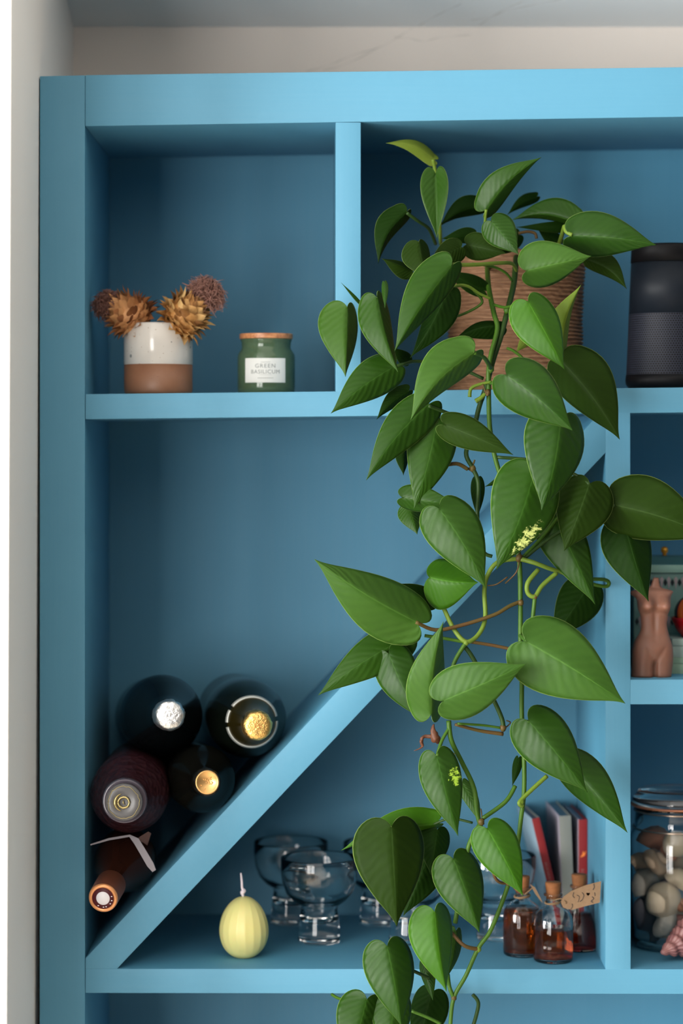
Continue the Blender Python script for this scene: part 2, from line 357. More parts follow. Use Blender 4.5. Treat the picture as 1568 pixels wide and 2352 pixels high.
LEAVES = [
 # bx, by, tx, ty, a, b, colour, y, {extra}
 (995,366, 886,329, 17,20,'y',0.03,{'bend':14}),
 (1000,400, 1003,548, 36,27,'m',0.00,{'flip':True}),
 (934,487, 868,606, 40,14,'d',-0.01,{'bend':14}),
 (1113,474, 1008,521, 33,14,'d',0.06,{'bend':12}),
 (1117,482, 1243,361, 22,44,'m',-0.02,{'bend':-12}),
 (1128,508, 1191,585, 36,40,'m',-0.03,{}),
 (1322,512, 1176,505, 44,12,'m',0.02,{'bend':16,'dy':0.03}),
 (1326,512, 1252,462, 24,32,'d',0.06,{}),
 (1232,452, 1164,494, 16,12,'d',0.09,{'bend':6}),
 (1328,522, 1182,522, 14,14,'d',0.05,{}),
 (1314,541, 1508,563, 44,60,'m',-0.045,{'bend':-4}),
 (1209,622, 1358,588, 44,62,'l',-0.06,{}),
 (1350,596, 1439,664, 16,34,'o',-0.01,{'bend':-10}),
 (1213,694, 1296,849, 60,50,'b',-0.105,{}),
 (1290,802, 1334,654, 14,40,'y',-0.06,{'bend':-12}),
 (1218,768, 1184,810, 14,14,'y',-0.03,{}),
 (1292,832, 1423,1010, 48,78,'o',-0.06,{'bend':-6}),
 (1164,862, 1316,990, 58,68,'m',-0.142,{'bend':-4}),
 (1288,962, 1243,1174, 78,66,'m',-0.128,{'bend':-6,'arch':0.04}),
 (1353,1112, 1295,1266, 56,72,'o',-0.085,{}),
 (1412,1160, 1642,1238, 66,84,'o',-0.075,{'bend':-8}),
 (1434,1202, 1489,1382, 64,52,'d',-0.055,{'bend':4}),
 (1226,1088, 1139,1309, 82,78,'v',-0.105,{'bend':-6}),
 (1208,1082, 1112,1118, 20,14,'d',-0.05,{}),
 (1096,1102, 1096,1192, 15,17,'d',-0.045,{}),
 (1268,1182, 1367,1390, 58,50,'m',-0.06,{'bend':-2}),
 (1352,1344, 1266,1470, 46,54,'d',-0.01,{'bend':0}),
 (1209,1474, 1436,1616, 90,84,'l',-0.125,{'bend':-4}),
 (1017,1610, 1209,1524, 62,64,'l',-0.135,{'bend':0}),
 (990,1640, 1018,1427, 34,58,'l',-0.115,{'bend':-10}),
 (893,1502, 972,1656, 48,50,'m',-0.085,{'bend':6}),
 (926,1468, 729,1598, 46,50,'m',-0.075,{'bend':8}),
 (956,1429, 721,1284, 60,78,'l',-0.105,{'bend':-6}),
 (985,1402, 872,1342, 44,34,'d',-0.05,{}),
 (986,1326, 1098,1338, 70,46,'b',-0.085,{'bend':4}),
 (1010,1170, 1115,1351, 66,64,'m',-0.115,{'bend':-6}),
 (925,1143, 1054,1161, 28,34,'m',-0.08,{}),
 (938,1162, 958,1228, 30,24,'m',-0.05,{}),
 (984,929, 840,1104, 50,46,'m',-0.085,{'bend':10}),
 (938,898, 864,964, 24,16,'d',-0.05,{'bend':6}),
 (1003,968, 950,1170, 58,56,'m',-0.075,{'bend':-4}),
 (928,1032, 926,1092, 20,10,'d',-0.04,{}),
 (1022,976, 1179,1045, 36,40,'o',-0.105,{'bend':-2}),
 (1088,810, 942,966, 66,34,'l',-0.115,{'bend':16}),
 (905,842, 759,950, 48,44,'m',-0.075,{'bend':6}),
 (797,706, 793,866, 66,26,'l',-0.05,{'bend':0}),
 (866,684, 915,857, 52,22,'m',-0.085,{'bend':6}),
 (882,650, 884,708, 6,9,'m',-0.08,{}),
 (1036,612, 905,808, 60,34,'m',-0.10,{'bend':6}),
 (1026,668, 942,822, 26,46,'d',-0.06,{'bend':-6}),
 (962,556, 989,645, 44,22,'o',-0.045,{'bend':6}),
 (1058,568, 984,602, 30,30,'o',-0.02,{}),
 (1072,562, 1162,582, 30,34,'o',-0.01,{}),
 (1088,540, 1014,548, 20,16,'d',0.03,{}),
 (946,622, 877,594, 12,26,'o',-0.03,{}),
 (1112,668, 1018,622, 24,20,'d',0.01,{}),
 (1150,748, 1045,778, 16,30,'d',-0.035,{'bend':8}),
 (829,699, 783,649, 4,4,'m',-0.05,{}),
 (938,832, 902,798, 16,16,'d',-0.04,{}),
 (1214,1656, 1349,1820, 66,62,'m',-0.105,{'bend':-2}),
 (1302,1752, 1441,1913, 42,54,'m',-0.065,{'bend':-4}),
 (1003,1737, 1052,1921, 50,46,'w',-0.115,{'bend':2}),
 (1062,1800, 1104,1894, 18,18,'l',-0.08,{'bend':-4}),
 (1120,1905, 1201,2058, 54,50,'b',-0.125,{'bend':-2}),
 (1041,1973, 1101,2143, 62,50,'m',-0.115,{'bend':-2}),
 (899,1900, 911,2129, 92,74,'o',-0.12,{'bend':0}),
 (996,1893, 782,1954, 44,22,'b',-0.08,{'bend':14}),
 (1004,1906, 988,2010, 40,34,'d',-0.075,{}),
 (985,1962, 926,2104, 34,50,'d',-0.065,{}),
 (998,2095, 1025,2278, 64,38,'b',-0.12,{'bend':4}),
 (1046,2140, 1022,2252, 22,18,'m',-0.075,{'bend':-4}),
 (889,2174, 922,2360, 64,52,'m',-0.12,{'bend':-2}),
 (842,2296, 800,2450, 60,50,'m',-0.095,{}),
 (905,2290, 890,2440, 48,44,'m',-0.09,{}),
 (990,2282, 950,2430, 34,50,'d',-0.04,{}),
 (974,2212, 994,2298, 14,20,'m',-0.08,{}),
 (1190,1742, 1176,1806, 9,12,'g' if False else 'd',-0.07,{}),
 (1190,540, 1120,590, 26,24,'d',0.04,{}),
 (1285,560, 1230,520, 18,18,'d',0.06,{}),
]
for i, L in enumerate(LEAVES):
    make_leaf(i, *L[:8], **L[8])
def stem(pts, r=5.0, c='g', name='stem', parent=None, taper=1.0):
    """pts: (px, py, y); r in px (full width / 2)"""
    q = []
    P4 = cat([(p[0], p[1], p[2]) for p in pts], 5)
    for k, p in enumerate(P4):
        w_ = P(*p); f = 1+(taper-1)*k/(len(P4)-1)
        q.append((*w_, S(r*f, p[2])))
    return mobj(name, tube(q, 8), SM[c], parent or plant)
ST = [
 ([(1186,575,0.08),(1183,620,0.03),(1178,660,0.0),(1163,722,-0.03),(1150,772,-0.04),(1132,828,-0.045),(1117,885,-0.045),(1100,935,-0.045),(1088,985,-0.05),(1070,1040,-0.06),(1085,1075,-0.06),(1098,1110,-0.06),(1096,1180,-0.06),(1098,1240,-0.06),(1112,1270,-0.06),(1130,1278,-0.06)], 7,'k',0.6),
 ([(1118,600,0.09),(1122,660,0.01),(1134,720,-0.03),(1142,755,-0.04),(1128,812,-0.05),(1122,850,-0.05),(1122,900,-0.05),(1124,975,-0.055),(1134,1040,-0.06),(1148,1090,-0.06)], 6,'g',0.9),
 ([(1148,1090,-0.06),(1175,1180,-0.065),(1192,1285,-0.07),(1195,1400,-0.075),(1195,1475,-0.08),(1198,1560,-0.08),(1198,1640,-0.08),(1203,1740,-0.085),(1203,1820,-0.09),(1196,1880,-0.09),(1188,1945,-0.09),(1172,2015,-0.09),(1150,2080,-0.095),(1125,2140,-0.1),(1098,2178,-0.1),(1070,2240,-0.1),(1042,2292,-0.1),(1034,2352,-0.1),(1030,2420,-0.1)], 6,'g',0.8),
 ([(1191,1283,-0.07),(1225,1292,-0.08),(1262,1306,-0.075),(1300,1318,-0.06)], 6,'l',0.8),
 ([(1236,1308,-0.075),(1212,1338,-0.08),(1212,1362,-0.08),(1228,1370,-0.08),(1245,1345,-0.075),(1278,1316,-0.07)], 5.5,'l',1),
 ([(1228,1372,-0.08),(1222,1430,-0.08),(1215,1480,-0.07)], 5,'g',1),
 ([(1018,1395,-0.075),(1042,1445,-0.085),(1070,1474,-0.09),(1098,1458,-0.085),(1114,1420,-0.08),(1112,1360,-0.075),(1118,1325,-0.07),(1142,1292,-0.07),(1190,1283,-0.07)], 5.5,'l',1),
 ([(1070,1476,-0.09),(1046,1515,-0.09),(1030,1560,-0.09)], 5,'g',1),
 ([(1062,1480,-0.085),(1086,1512,-0.085),(1125,1590,-0.085),(1152,1650,-0.085),(1155,1678,-0.085)], 5.5,'k',1),
 ([(955,1429,-0.105),(1000,1447,-0.095),(1060,1436,-0.09),(1135,1412,-0.085),(1170,1392,-0.08),(1200,1380,-0.075)], 4.5,'r',1),
 ([(1078,1474,-0.088),(1130,1482,-0.085),(1178,1492,-0.085)], 4,'r',1),
 ([(975,1460,-0.09),(1030,1468,-0.088),(1072,1476,-0.088)], 4,'g',1),
 ([(1155,1686,-0.085),(1100,1678,-0.09),(1045,1664,-0.1)], 5,'r',0.7),
 ([(1150,1672,-0.085),(1110,1666,-0.09),(1050,1662,-0.1)], 3,'g',1),
 ([(1030,1655,-0.1),(1036,1700,-0.1),(1060,1750,-0.095),(1088,1810,-0.095),(1096,1870,-0.095),(1108,1912,-0.095)], 6,'g',0.9),
 ([(1183,1805,-0.085),(1160,1842,-0.09),(1108,1880,-0.095)], 5,'g',1),
 ([(1104,1890,-0.095),(1082,1928,-0.1),(1072,1962,-0.1),(1060,2030,-0.09),(1045,2120,-0.085)], 5.5,'g',1),
 ([(1168,2028,-0.093),(1146,2026,-0.1),(1133,2006,-0.105),(1128,1960,-0.11)], 4,'r',0.8),
 ([(1098,2180,-0.1),(1066,2172,-0.105),(1035,2140,-0.1),(1010,2110,-0.1)], 5,'r',0.8),
 ([(1042,2292,-0.1),(1032,2268,-0.1),(1028,2238,-0.09)], 5,'g',1),
 ([(1256,1782,-0.085),(1225,1810,-0.09),(1198,1836,-0.095),(1192,1846,-0.097),(1200,1852,-0.095)], 5,'l',1),
 ([(940,2226,-0.1),(962,2236,-0.095),(985,2247,-0.09)], 4,'k',1),
 ([(945,2322,-0.1),(985,2338,-0.1),(1012,2352,-0.1)], 4,'g',1),
 ([(1038,608,-0.09),(1090,608,-0.07),(1150,604,-0.04),(1176,606,-0.02),(1186,622,0.0)], 5,'l',0.8),
 ([(1085,606,-0.06),(1130,612,-0.03),(1160,626,-0.02),(1176,645,-0.01)], 3.5,'g',0.8),
 ([(1032,664,-0.06),(1052,656,-0.05),(1075,658,-0.045),(1100,674,-0.04),(1126,686,-0.035)], 4.5,'l',0.7),
 ([(1088,668,-0.04),(1106,688,-0.035),(1100,702,-0.035),(1062,722,-0.035),(1026,732,-0.05)], 3.5,'g',0.8),
 ([(1088,810,-0.113),(1112,822,-0.09),(1126,845,-0.06)], 5,'g',1),
 ([(1078,912,-0.055),(1082,892,-0.055),(1104,882,-0.055),(1130,877,-0.055)], 4.5,'l',0.7),
 ([(1092,922,-0.055),(1104,914,-0.055),(1114,904,-0.055)], 6,'l',0.7),
 ([(984,932,-0.085),(1020,946,-0.075),(1060,962,-0.065),(1085,985,-0.06)], 4.5,'k',1),
 ([(1010,1072,-0.07),(1048,1065,-0.065),(1074,1078,-0.062)], 4.5,'r',1),
 ([(1076,1080,-0.06),(1086,1066,-0.06),(1090,1056,-0.06)], 3,'r',0.6),
 ([(934,489,-0.01),(960,508,0.0),(985,526,0.02),(1000,560,0.05)], 4,'k',1),
 ([(994,366,0.03),(999,392,0.035),(1006,440,0.04),(1010,530,0.05),(1012,560,0.08)], 4.5,'l',1),
 ([(1116,482,-0.02),(1113,520,0.0),(1110,570,0.05)], 3.5,'l',1),
 ([(1190,536,0.04),(1212,532,0.04),(1228,536,0.04),(1232,548,0.04)], 3.5,'r',1),
 ([(1314,540,-0.044),(1300,532,-0.04),(1296,520,-0.03),(1290,540,0.0),(1270,600,0.07)], 5,'l',1),
 ([(1345,1330,-0.03),(1385,1331,-0.02),(1398,1338,-0.015),(1390,1347,-0.015),(1352,1340,-0.02)], 4.5,'g',1),
 ([(1085,2284,-0.03),(1098,2302,-0.03),(1094,2330,-0.03),(1082,2370,-0.03)], 4.5,'k',1),
 ([(762,2284,-0.06),(775,2292,-0.07),(800,2300,-0.09)], 3.5,'g',1),
 ([(1165,800,-0.05),(1182,808,-0.06),(1200,830,-0.08),(1164,862,-0.11)], 3.5,'g',1),
 ([(1134,700,-0.03),(1160,706,-0.05),(1190,698,-0.08),(1212,694,-0.1)], 3.5,'g',1),
 ([(1124,880,-0.05),(1145,878,-0.09),(1164,863,-0.14)], 4,'g',1),
 ([(1195,1460,-0.08),(1202,1466,-0.1),(1209,1474,-0.124)], 5,'g',1),
 ([(1120,1905,-0.124),(1112,1920,-0.11),(1104,1940,-0.1)], 4,'g',1),
 ([(996,1893,-0.08),(1035,1880,-0.085),(1085,1890,-0.09)], 3,'k',1),
 ([(1003,1737,-0.114),(1015,1700,-0.105),(1034,1668,-0.1)], 4,'g',1),
 ([(905,842,-0.074),(928,836,-0.07),(960,830,-0.05),(1040,840,-0.045),(1110,870,-0.045)], 4,'k',1),
 ([(1284,1186,-0.06),(1240,1240,-0.065),(1196,1284,-0.07)], 4.5,'g',1),
 ([(1214,1656,-0.104),(1206,1668,-0.095),(1200,1690,-0.085)], 4,'g',1),
 ([(1353,1112,-0.084),(1320,1090,-0.07),(1240,1060,-0.06),(1140,1050,-0.06)], 4,'k',1),
 ([(1412,1160,-0.074),(1360,1180,-0.07),(1270,1230,-0.07),(1198,1288,-0.07)], 4,'k',1),
]
for pts, r, c, tp in ST: stem(pts, r, c, taper=tp)
# joints on the vines
for (px, py, y, r, c) in [(1085,1076,-0.06,9,'r'),(1192,1282,-0.072,10,'r'),(1070,1476,-0.09,8,'l'),(1155,1672,-0.085,9,'r'),(1105,1888,-0.097,9,'r'),(1166,2028,-0.095,7,'r'),(1098,2180,-0.1,8,'l'),(1042,2291,-0.1,8,'r'),(1127,848,-0.053,9,'g'),(1164,712,-0.035,9,'g'),(1196,1842,-0.095,9,'l'),(1120,902,-0.055,8,'r'),(1196,1384,-0.078,8,'r'),(1228,1371,-0.08,7,'r')]:
    bm = bmesh.new(); bmesh.ops.create_icosphere(bm, subdivisions=2, radius=S(r, y))
    p = P(px, py, y)
    for v in bm.verts: v.co = p+Vector((v.co.x*0.85, v.co.y*0.8, v.co.z*1.0))*(1+0.25*noise.noise(v.co*600+p*50))
    mobj('stem_joint', bm, SM[c], plant)
# thin dried roots at the joints
for (a, b, c_) in [((1160,1340),(1185,1315),(1192,1290)), ((1120,1345),(1140,1342),(1165,1325)), ((1163,1655),(1172,1660),(1160,1672)), ((1104,1858),(1106,1872),(1106,1888)),((1040,1732),(1048,1728),(1044,1715)),((1108,882),(1118,908),(1122,898))]:
    stem([(*a, -0.075), (*b, -0.08), (*c_, -0.08)], 1.6, 'r', 'dried_root')
# shrivelled brown leaf
def shrivel(pts, wd):
    bm = bmesh.new(); prev = None; C4 = cat(pts, 8)
    for i, (px, py, y) in enumerate(C4):
        t = i/(len(C4)-1); p = P(px, py, y); ww = S(wd)*math.sin(PI*min(1, t*1.02+0.02))**0.7*(1+0.5*math.sin(i*1.3))
        dirv = Vector((math.cos(i*0.45), 0.6*math.sin(i*0.8), math.sin(i*0.45)))
        row = [bm.verts.new(p+dirv*ww*q+Vector((0, abs(q)*ww*0.9, 0))) for q in (-1, -0.4, 0.2, 1)]
        if prev:
            for q in range(3): bm.faces.new((prev[q], prev[q+1], row[q+1], row[q]))
        prev = row
    return bm
M['deadleaf'] = stem_mat('shrivelled_leaf_brown', (0.035, 0.012, 0.005), (0.12, 0.042, 0.020))
bm = tube([(*P(x, y, -0.1), S(r_)) for x, y, r_ in cat([(996, 1662, 1.5), (994, 1674, 5), (997, 1686, 8), (1000, 1697, 11), (1004, 1703, 7), (1003, 1708, 1)], 4)], 12)
tube([(*P(x, y, -0.1), S(r_)) for x, y, r_ in cat([(996, 1690, 5), (984, 1692, 4), (970, 1693, 3.2), (968, 1704, 4.2), (970, 1714, 2.4), (963, 1720, 1.4), (951, 1724, 0.6)], 4)], 10, bm)
for v in bm.verts:
    d = noise.noise_vector(v.co*330); v.co += d*0.0011
dl = mobj('leaf', bm, M['deadleaf'], plant); dl['label'] = 'shrivelled brown leaf'

# woven basket and soil
def basket_mat():
    m = mat('woven_seagrass', (0.3, 0.15, 0.07), 0.7); k = NT(m); o = k.obj()
    f = k.noise(1, 5, k.mapping(o, (40, 40, 560))); g = k.noise(9, 3, o)
    k.set('Base Color', k.mix(g, k.ramp(f, [(0.3, (0.075, 0.030, 0.013)), (0.5, (0.24, 0.12, 0.058)), (0.72, (0.46, 0.27, 0.15))]), (0.17, 0.080, 0.035)))
    k.bump(k.noise(1, 4, k.mapping(o, (150, 150, 900))), 0.8, 0.002); return m
M['basket'] = basket_mat()
bz = shelf_z(1180); bcx = P(1182, 0, 0.14).x; byy = 0.135
prof = []; H_B = 0.143; rows = 34
for i in range(rows*5+1):
    t = i/(rows*5); z = t*H_B
    R = 0.0735+0.0*t - 0.003*math.sin(PI*t) + (0.0035 if t < 0.04 else 0)
    R += 0.0028*abs(math.sin(PI*t*rows))
    prof.append((R, z))
prof += [(0.0745, H_B+0.003), (0.071, H_B+0.005), (0.0675, H_B+0.002), (0.0665, H_B-0.01), (0.066, 0.01), (0, 0.008)]
def bfn(v):
    a = math.atan2(v.co.y, v.co.x); rr = math.hypot(v.co.x, v.co.y)
    if rr > 0.07:
        k = 1+0.010*math.sin(a*46+v.co.z*700)+0.012*noise.noise(Vector((a*3, v.co.z*60, 0)))
        v.co.x *= k; v.co.y *= k; v.co.z += 0.0012*noise.noise(Vector((a*4, v.co.z*30, 5)))*(1 if v.co.z > 0.004 else 0)
bk = mobj('woven_basket', lathe([(0, 0)]+prof, 150, Matrix.Translation((bcx, byy, bz)), bfn), M['basket'], plant)
bk['label'] = 'brown woven seagrass basket'
# braided rim
q = [(bcx+0.0715*math.cos(a*2*PI/90), byy+0.0715*math.sin(a*2*PI/90), bz+H_B+0.003+0.0012*math.sin(a*2.1), 0.0042) for a in range(91)]
rim = mobj('basket_rim', tube(q, 8), M['basket'], plant)
M['soil'] = mat('potting_soil', (0.03, 0.018, 0.01), 0.95)
so = mobj('soil', lathe([(0, 0), (0.03, 0.001), (0.0655, -0.002), (0.0655, -0.01), (0, -0.01)], 40, Matrix.Translation((bcx, byy, bz+H_B-0.012)), lambda v: setattr(v.co, 'z', v.co.z+0.003*noise.noise(v.co*120))), M['soil'], plant)
so['kind'] = 'stuff'

# ------------------------------------------------------------------ speckled pot and dried artichokes
def clay_mat():
    m = mat('sanded_terracotta_clay', (0.36, 0.17, 0.09), 0.45); k = NT(m); o = k.obj()
    c = k.mix(k.noise(60, 4, o), (0.20, 0.083, 0.040), (0.28, 0.13, 0.070)); s = k.noise(420, 2, o)
    k.set('Base Color', k.mix(k.ramp(s, [(0.66, (0, 0, 0)), (0.74, (1, 1, 1))]), c, (0.16, 0.07, 0.04))); k.bump(k.noise(500, 2, o), 0.15, 0.0004); return m
def glaze_mat():
    m = mat('speckled_cream_glaze', (0.62, 0.58, 0.53), 0.14); k = NT(m); o = k.obj()
    v = k.n('ShaderNodeTexVoronoi', {'Scale': 95.0, 'Vector': o}); v2 = k.n('ShaderNodeTexVoronoi', {'Scale': 260.0, 'Vector': o})
    sel = k.math('GREATER_THAN', k.n('ShaderNodeSeparateColor', {0: v.outputs['Color']}).outputs[0], 0.72)
    d1 = k.math('MULTIPLY', k.math('LESS_THAN', v.outputs['Distance'], 0.17), sel)
    d2 = k.math('MULTIPLY', k.math('LESS_THAN', v2.outputs['Distance'], 0.16), k.math('GREATER_THAN', k.n('ShaderNodeSeparateColor', {0: v2.outputs['Color']}).outputs[0], 0.6))
    c = k.mix(k.noise(40, 3, o), (0.64, 0.60, 0.55), (0.56, 0.52, 0.475))
    c = k.mix(k.math('MULTIPLY', d2, 0.6), c, (0.28, 0.20, 0.14)); k.set('Base Color', k.mix(k.math('MULTIPLY', d1, 0.8), c, (0.12, 0.13, 0.13))); return m
M['clay'] = clay_mat(); M['glaze'] = glaze_mat()
PX_, PY_ = 363.5, 0.065; pz = shelf_z(363); pR = S(78.5, PY_); pH = (P(0, 743, PY_).z-pz)
pcx = P(PX_, 0, PY_).x; zb = P(0, 838, PY_).z-pz
pot = thing('ceramic_pot', 'straight-sided pot, speckled cream glaze above bare brown clay', 'pot', (pcx, PY_, pz))
TM = Matrix.Translation((pcx, PY_, pz))
mobj('clay_base', lathe([(0, 0), (pR*0.93, 0), (pR*0.97, 0.0012), (pR*0.995, 0.004), (pR, 0.008), (pR, zb), (pR-0.003, zb), (pR-0.003, 0.004), (0, 0.004)], 72, TM), M['clay'], pot)
mobj('glazed_wall', lathe([(pR-0.0031, zb-0.002), (pR-0.0002, zb), (pR+0.0004, zb+0.0006), (pR+0.0003, pH-0.002), (pR-0.0007, pH-0.0004), (pR-0.002, pH), (pR-0.0035, pH-0.001), (pR-0.004, pH-0.004), (pR-0.004, 0.005), (0, 0.005)], 72, TM), M['glaze'], pot)
def bract_mat(name, a, b, c_):
    m = mat(name, a, 0.55); k = NT(m); o = k.obj(); r = k.n('ShaderNodeObjectInfo').outputs['Random']
    f = k.math('ADD', k.math('MULTIPLY', k.noise(220, 3, o), 0.6), k.math('MULTIPLY', r, 0.6))
    k.set('Base Color', k.ramp(f, [(0.25, a), (0.55, b), (0.85, c_)])); k.bump(k.noise(1, 3, k.mapping(o, (900, 100, 900))), 0.4, 0.001); return m
M['bract'] = bract_mat('dried_golden_bract', (0.13, 0.045, 0.010), (0.46, 0.21, 0.055), (0.78, 0.50, 0.20))
M['bract2'] = bract_mat('dried_russet_bract', (0.12, 0.035, 0.010), (0.36, 0.13, 0.038), (0.60, 0.29, 0.11))
M['tuft'] = bract_mat('dried_purple_brown_floss', (0.16, 0.065, 0.048), (0.26, 0.12, 0.09), (0.38, 0.20, 0.155))
def bract_mesh(mt):
    bm = bmesh.new(); rows = []
    for i in range(7):
        t = i/6; wd = 0.5*(0.75+0.8*t)*(1-t**3.4); z = t; bow = -0.22*math.sin(PI*t*0.8)+0.24*t**4
        rows.append([bm.verts.new((wd*q, -bow-0.16*(q*q)*(-1), z)) for q in (-1, -0.5, 0, 0.5, 1)] if t < 1 else [bm.verts.new((0, -bow, z*1.12))])
    for A, B in zip(rows, rows[1:]):
        for q in range(4):
            if len(B) == 1: bm.faces.new((A[q], A[q+1], B[0]))
            else: bm.faces.new((A[q], A[q+1], B[q+1], B[q]))
    me = bpy.data.meshes.new('bract'); bm.to_mesh(me); bm.free(); me.materials.append(mt); me.shade_smooth(); return me
def artichoke(cx, cy, y, r, axis, tuft_c, tuft_r, mt, label, seed, n=125):
    rr = random.Random(seed); c = P(cx, cy, y); ax = Vector(axis).normalized(); R = S(r, y)
    t = thing('dried_artichoke', label, 'dried flower', c, 'dried artichoke heads')
    Mx = frame_to(c, c+ax)
    mobj('flower_core', lathe([(0, -R*0.82), (R*0.5, -R*0.68), (R*0.76, -R*0.2), (R*0.72, R*0.3), (R*0.45, R*0.75), (0, R*0.85)], 24, Mx), mt, t)
    me = bract_mesh(mt)
    for i in range(n):
        f = (i+0.5)/n; lat = -1.25+2.35*f; lon = i*2.399963
        d = Vector((math.cos(lat)*math.cos(lon), math.cos(lat)*math.sin(lon), math.sin(lat)))
        up = Vector((0, 0, 1)); tan = (up-d*up.dot(d)).normalized()
        lean = 0.34+0.34*rr.random()-0.10*f
        zc = (tan*math.cos(lean)+d*math.sin(lean)).normalized(); xc = zc.cross(-d).normalized(); yc = zc.cross(xc)
        if yc.dot(d) > 0: xc = -xc; yc = -yc
        L = R*(0.46+0.20*rr.random()); W = R*(0.36+0.13*rr.random())
        rot = Matrix((xc, yc, zc)).transposed()
        o = bpy.data.objects.new('bract', me); COL.objects.link(o); o.parent = t; o.matrix_parent_inverse = Matrix.Translation(c).inverted()
        o.matrix_basis = Mx @ Matrix.Translation(d*R*(0.66+0.08*rr.random())) @ rot.to_4x4() @ Matrix.Rotation(rr.uniform(-0.25, 0.25), 4, 'Z') @ Matrix.Diagonal((W, W, L, 1))
    # floss
    tc = P(*tuft_c, y); TR = S(tuft_r, y); root = c+(tc-c)*0.35; tdir = (tc-c).normalized()
    bm = bmesh.new()
    for i in range(950):
        d = Vector((rr.gauss(0, 1), rr.gauss(0, 1), rr.gauss(0, 1))).normalized()
        if d.dot(tdir) < -0.35: d = d-2*d.dot(tdir)*tdir
        e = tc+d*TR*rr.uniform(0.60, 1.18); m_ = tc+d*TR*0.55+Vector((rr.uniform(-1, 1), rr.uniform(-1, 1), rr.uniform(-1, 1)))*TR*0.2
        e2 = e+Vector((rr.uniform(-1, 1), rr.uniform(-1, 1), rr.uniform(-1.3, 0.4)))*TR*0.3
        tube(cat([(*root, 0.0004), (*m_, 0.00042), (*e, 0.0004), (*e2, 0.00015)], 2), 3, bm, False)
    s = mobj('floss_tuft', bm, M['tuft'], t); s['kind'] = 'stuff'; s['label'] = 'purple-brown floss'
    st_ = mobj('flower_stalk', tube([(*(c-ax*R*0.7), 0.004), (*(c.lerp(Vector((pcx, PY_, pz+0.03)), 0.6)), 0.004), (pcx+ax.x*0.01, PY_, pz+0.012, 0.0035)], 8), M['bract2'], t)
    return t
artichoke(301, 725, PY_-0.012, 58, (-0.75, -0.15, 0.5), (250, 702), 33, M['bract2'], 'russet dried artichoke leaning left over the pot rim, small floss tuft', 3)
artichoke(424, 727, PY_-0.020, 59, (0.62, -0.2, 0.62), (469, 680), 42, M['bract'], 'golden dried artichoke leaning right with a big purple-brown floss tuft', 11)

# ------------------------------------------------------------------ green candle jar
def glass_mat(name, col=(1, 1, 1), rough=0.02, ior=1.47, **kw):
    m = mat(name, col, rough, Transmission_Weight=1.0, IOR=ior, **kw); return m
M['glass'] = glass_mat('clear_glass', (0.97, 0.99, 0.99))
def jarglass():
    m = mat('green_jar_glass', (0.17, 0.27, 0.15), 0.06, Transmission_Weight=0.6, IOR=1.45); return m
M['jarglass'] = jarglass()
M['wax'] = mat('olive_candle_wax', (0.10, 0.14, 0.045), 0.5)
M['cream_wax'] = mat('cream_candle_wax', (0.35, 0.30, 0.18), 0.5)
def lidwood():
    m = mat('acacia_lid_wood', (0.5, 0.22, 0.09), 0.4); k = NT(m); o = k.obj()
    k.set('Base Color', k.ramp(k.noise(1, 4, k.mapping(o, (55, 500, 300))), [(0.35, (0.36, 0.12, 0.045)), (0.6, (0.60, 0.26, 0.11))])); return m
M['lidwood'] = lidwood()
M['paper'] = mat('off_white_label_paper', (0.72, 0.71, 0.67), 0.6)
M['ink'] = mat('grey_print', (0.22, 0.23, 0.22), 0.7)
M['ink_l'] = mat('faint_grey_print', (0.48, 0.48, 0.45), 0.7)
jy = 0.10; jx = P(611, 0, jy).x; jz = shelf_z(611)
def jz_(py): return P(0, py, jy).z-jz
jR = S(66, jy); jN = S(57, jy)
jar = thing('candle_jar', 'green glass candle jar with wooden lid and white printed label', 'candle', (jx, jy, jz))
JM = Matrix.Translation((jx, jy, jz))
mobj('jar_body', lathe([(0, 0.0), (jR*0.93, 0.0), (jR*0.985, 0.0015), (jR, 0.005), (jR, jz_(824)), (jR*0.985, jz_(815)), (jR*0.93, jz_(808)), (jN*1.0, jz_(802)), (jN*0.985, jz_(798)), (jN, jz_(786)), (jN*1.035, jz_(783)), (jN*1.035, jz_(779)), (jN*0.96, jz_(778.5)),
     (jN*0.93, jz_(782)), (jN*0.93, jz_(803)), (jR*0.93, jz_(815)), (jR*0.94, 0.007), (0, 0.006)], 72, JM), M['jarglass'], jar)
mobj('wax', lathe([(0, 0.0065), (jR*0.93, 0.0075), (jR*0.93, jz_(832)), (0, jz_(832))], 48, JM), M['wax'], jar)
sharp(mobj('lid', lathe([(0, jz_(779)), (jN*1.05, jz_(779)), (jN*1.07, jz_(778)), (jN*1.07, jz_(768)), (jN*1.05, jz_(767)), (0, jz_(767))], 72, JM), M['lidwood'], jar), 40)
a0, a1 = math.radians(-90-44), math.radians(-90+42)
def curved_patch(R, a0, a1, z0, z1, th=0.0003, n=24):
    bm = bmesh.new(); A = []
    for i in range(n+1):
        a = a0+(a1-a0)*i/n; A.append([bm.verts.new((rr*math.cos(a), rr*math.sin(a), z)) for rr, z in ((R, z0), (R, z1), (R+th, z1), (R+th, z0))])
    for X, Y in zip(A, A[1:]):
        for k in range(4): bm.faces.new((X[k], X[(k+1) % 4], Y[(k+1) % 4], Y[k]))
    bm.faces.new(A[0]); bm.faces.new(A[-1][::-1]); return bm
bm = curved_patch(jR+0.0001, a0, a1, jz_(880), jz_(824.5)); bmesh.ops.transform(bm, matrix=JM, verts=bm.verts)
lb = sharp(mobj('paper_label', bm, M['paper'], jar), 40)
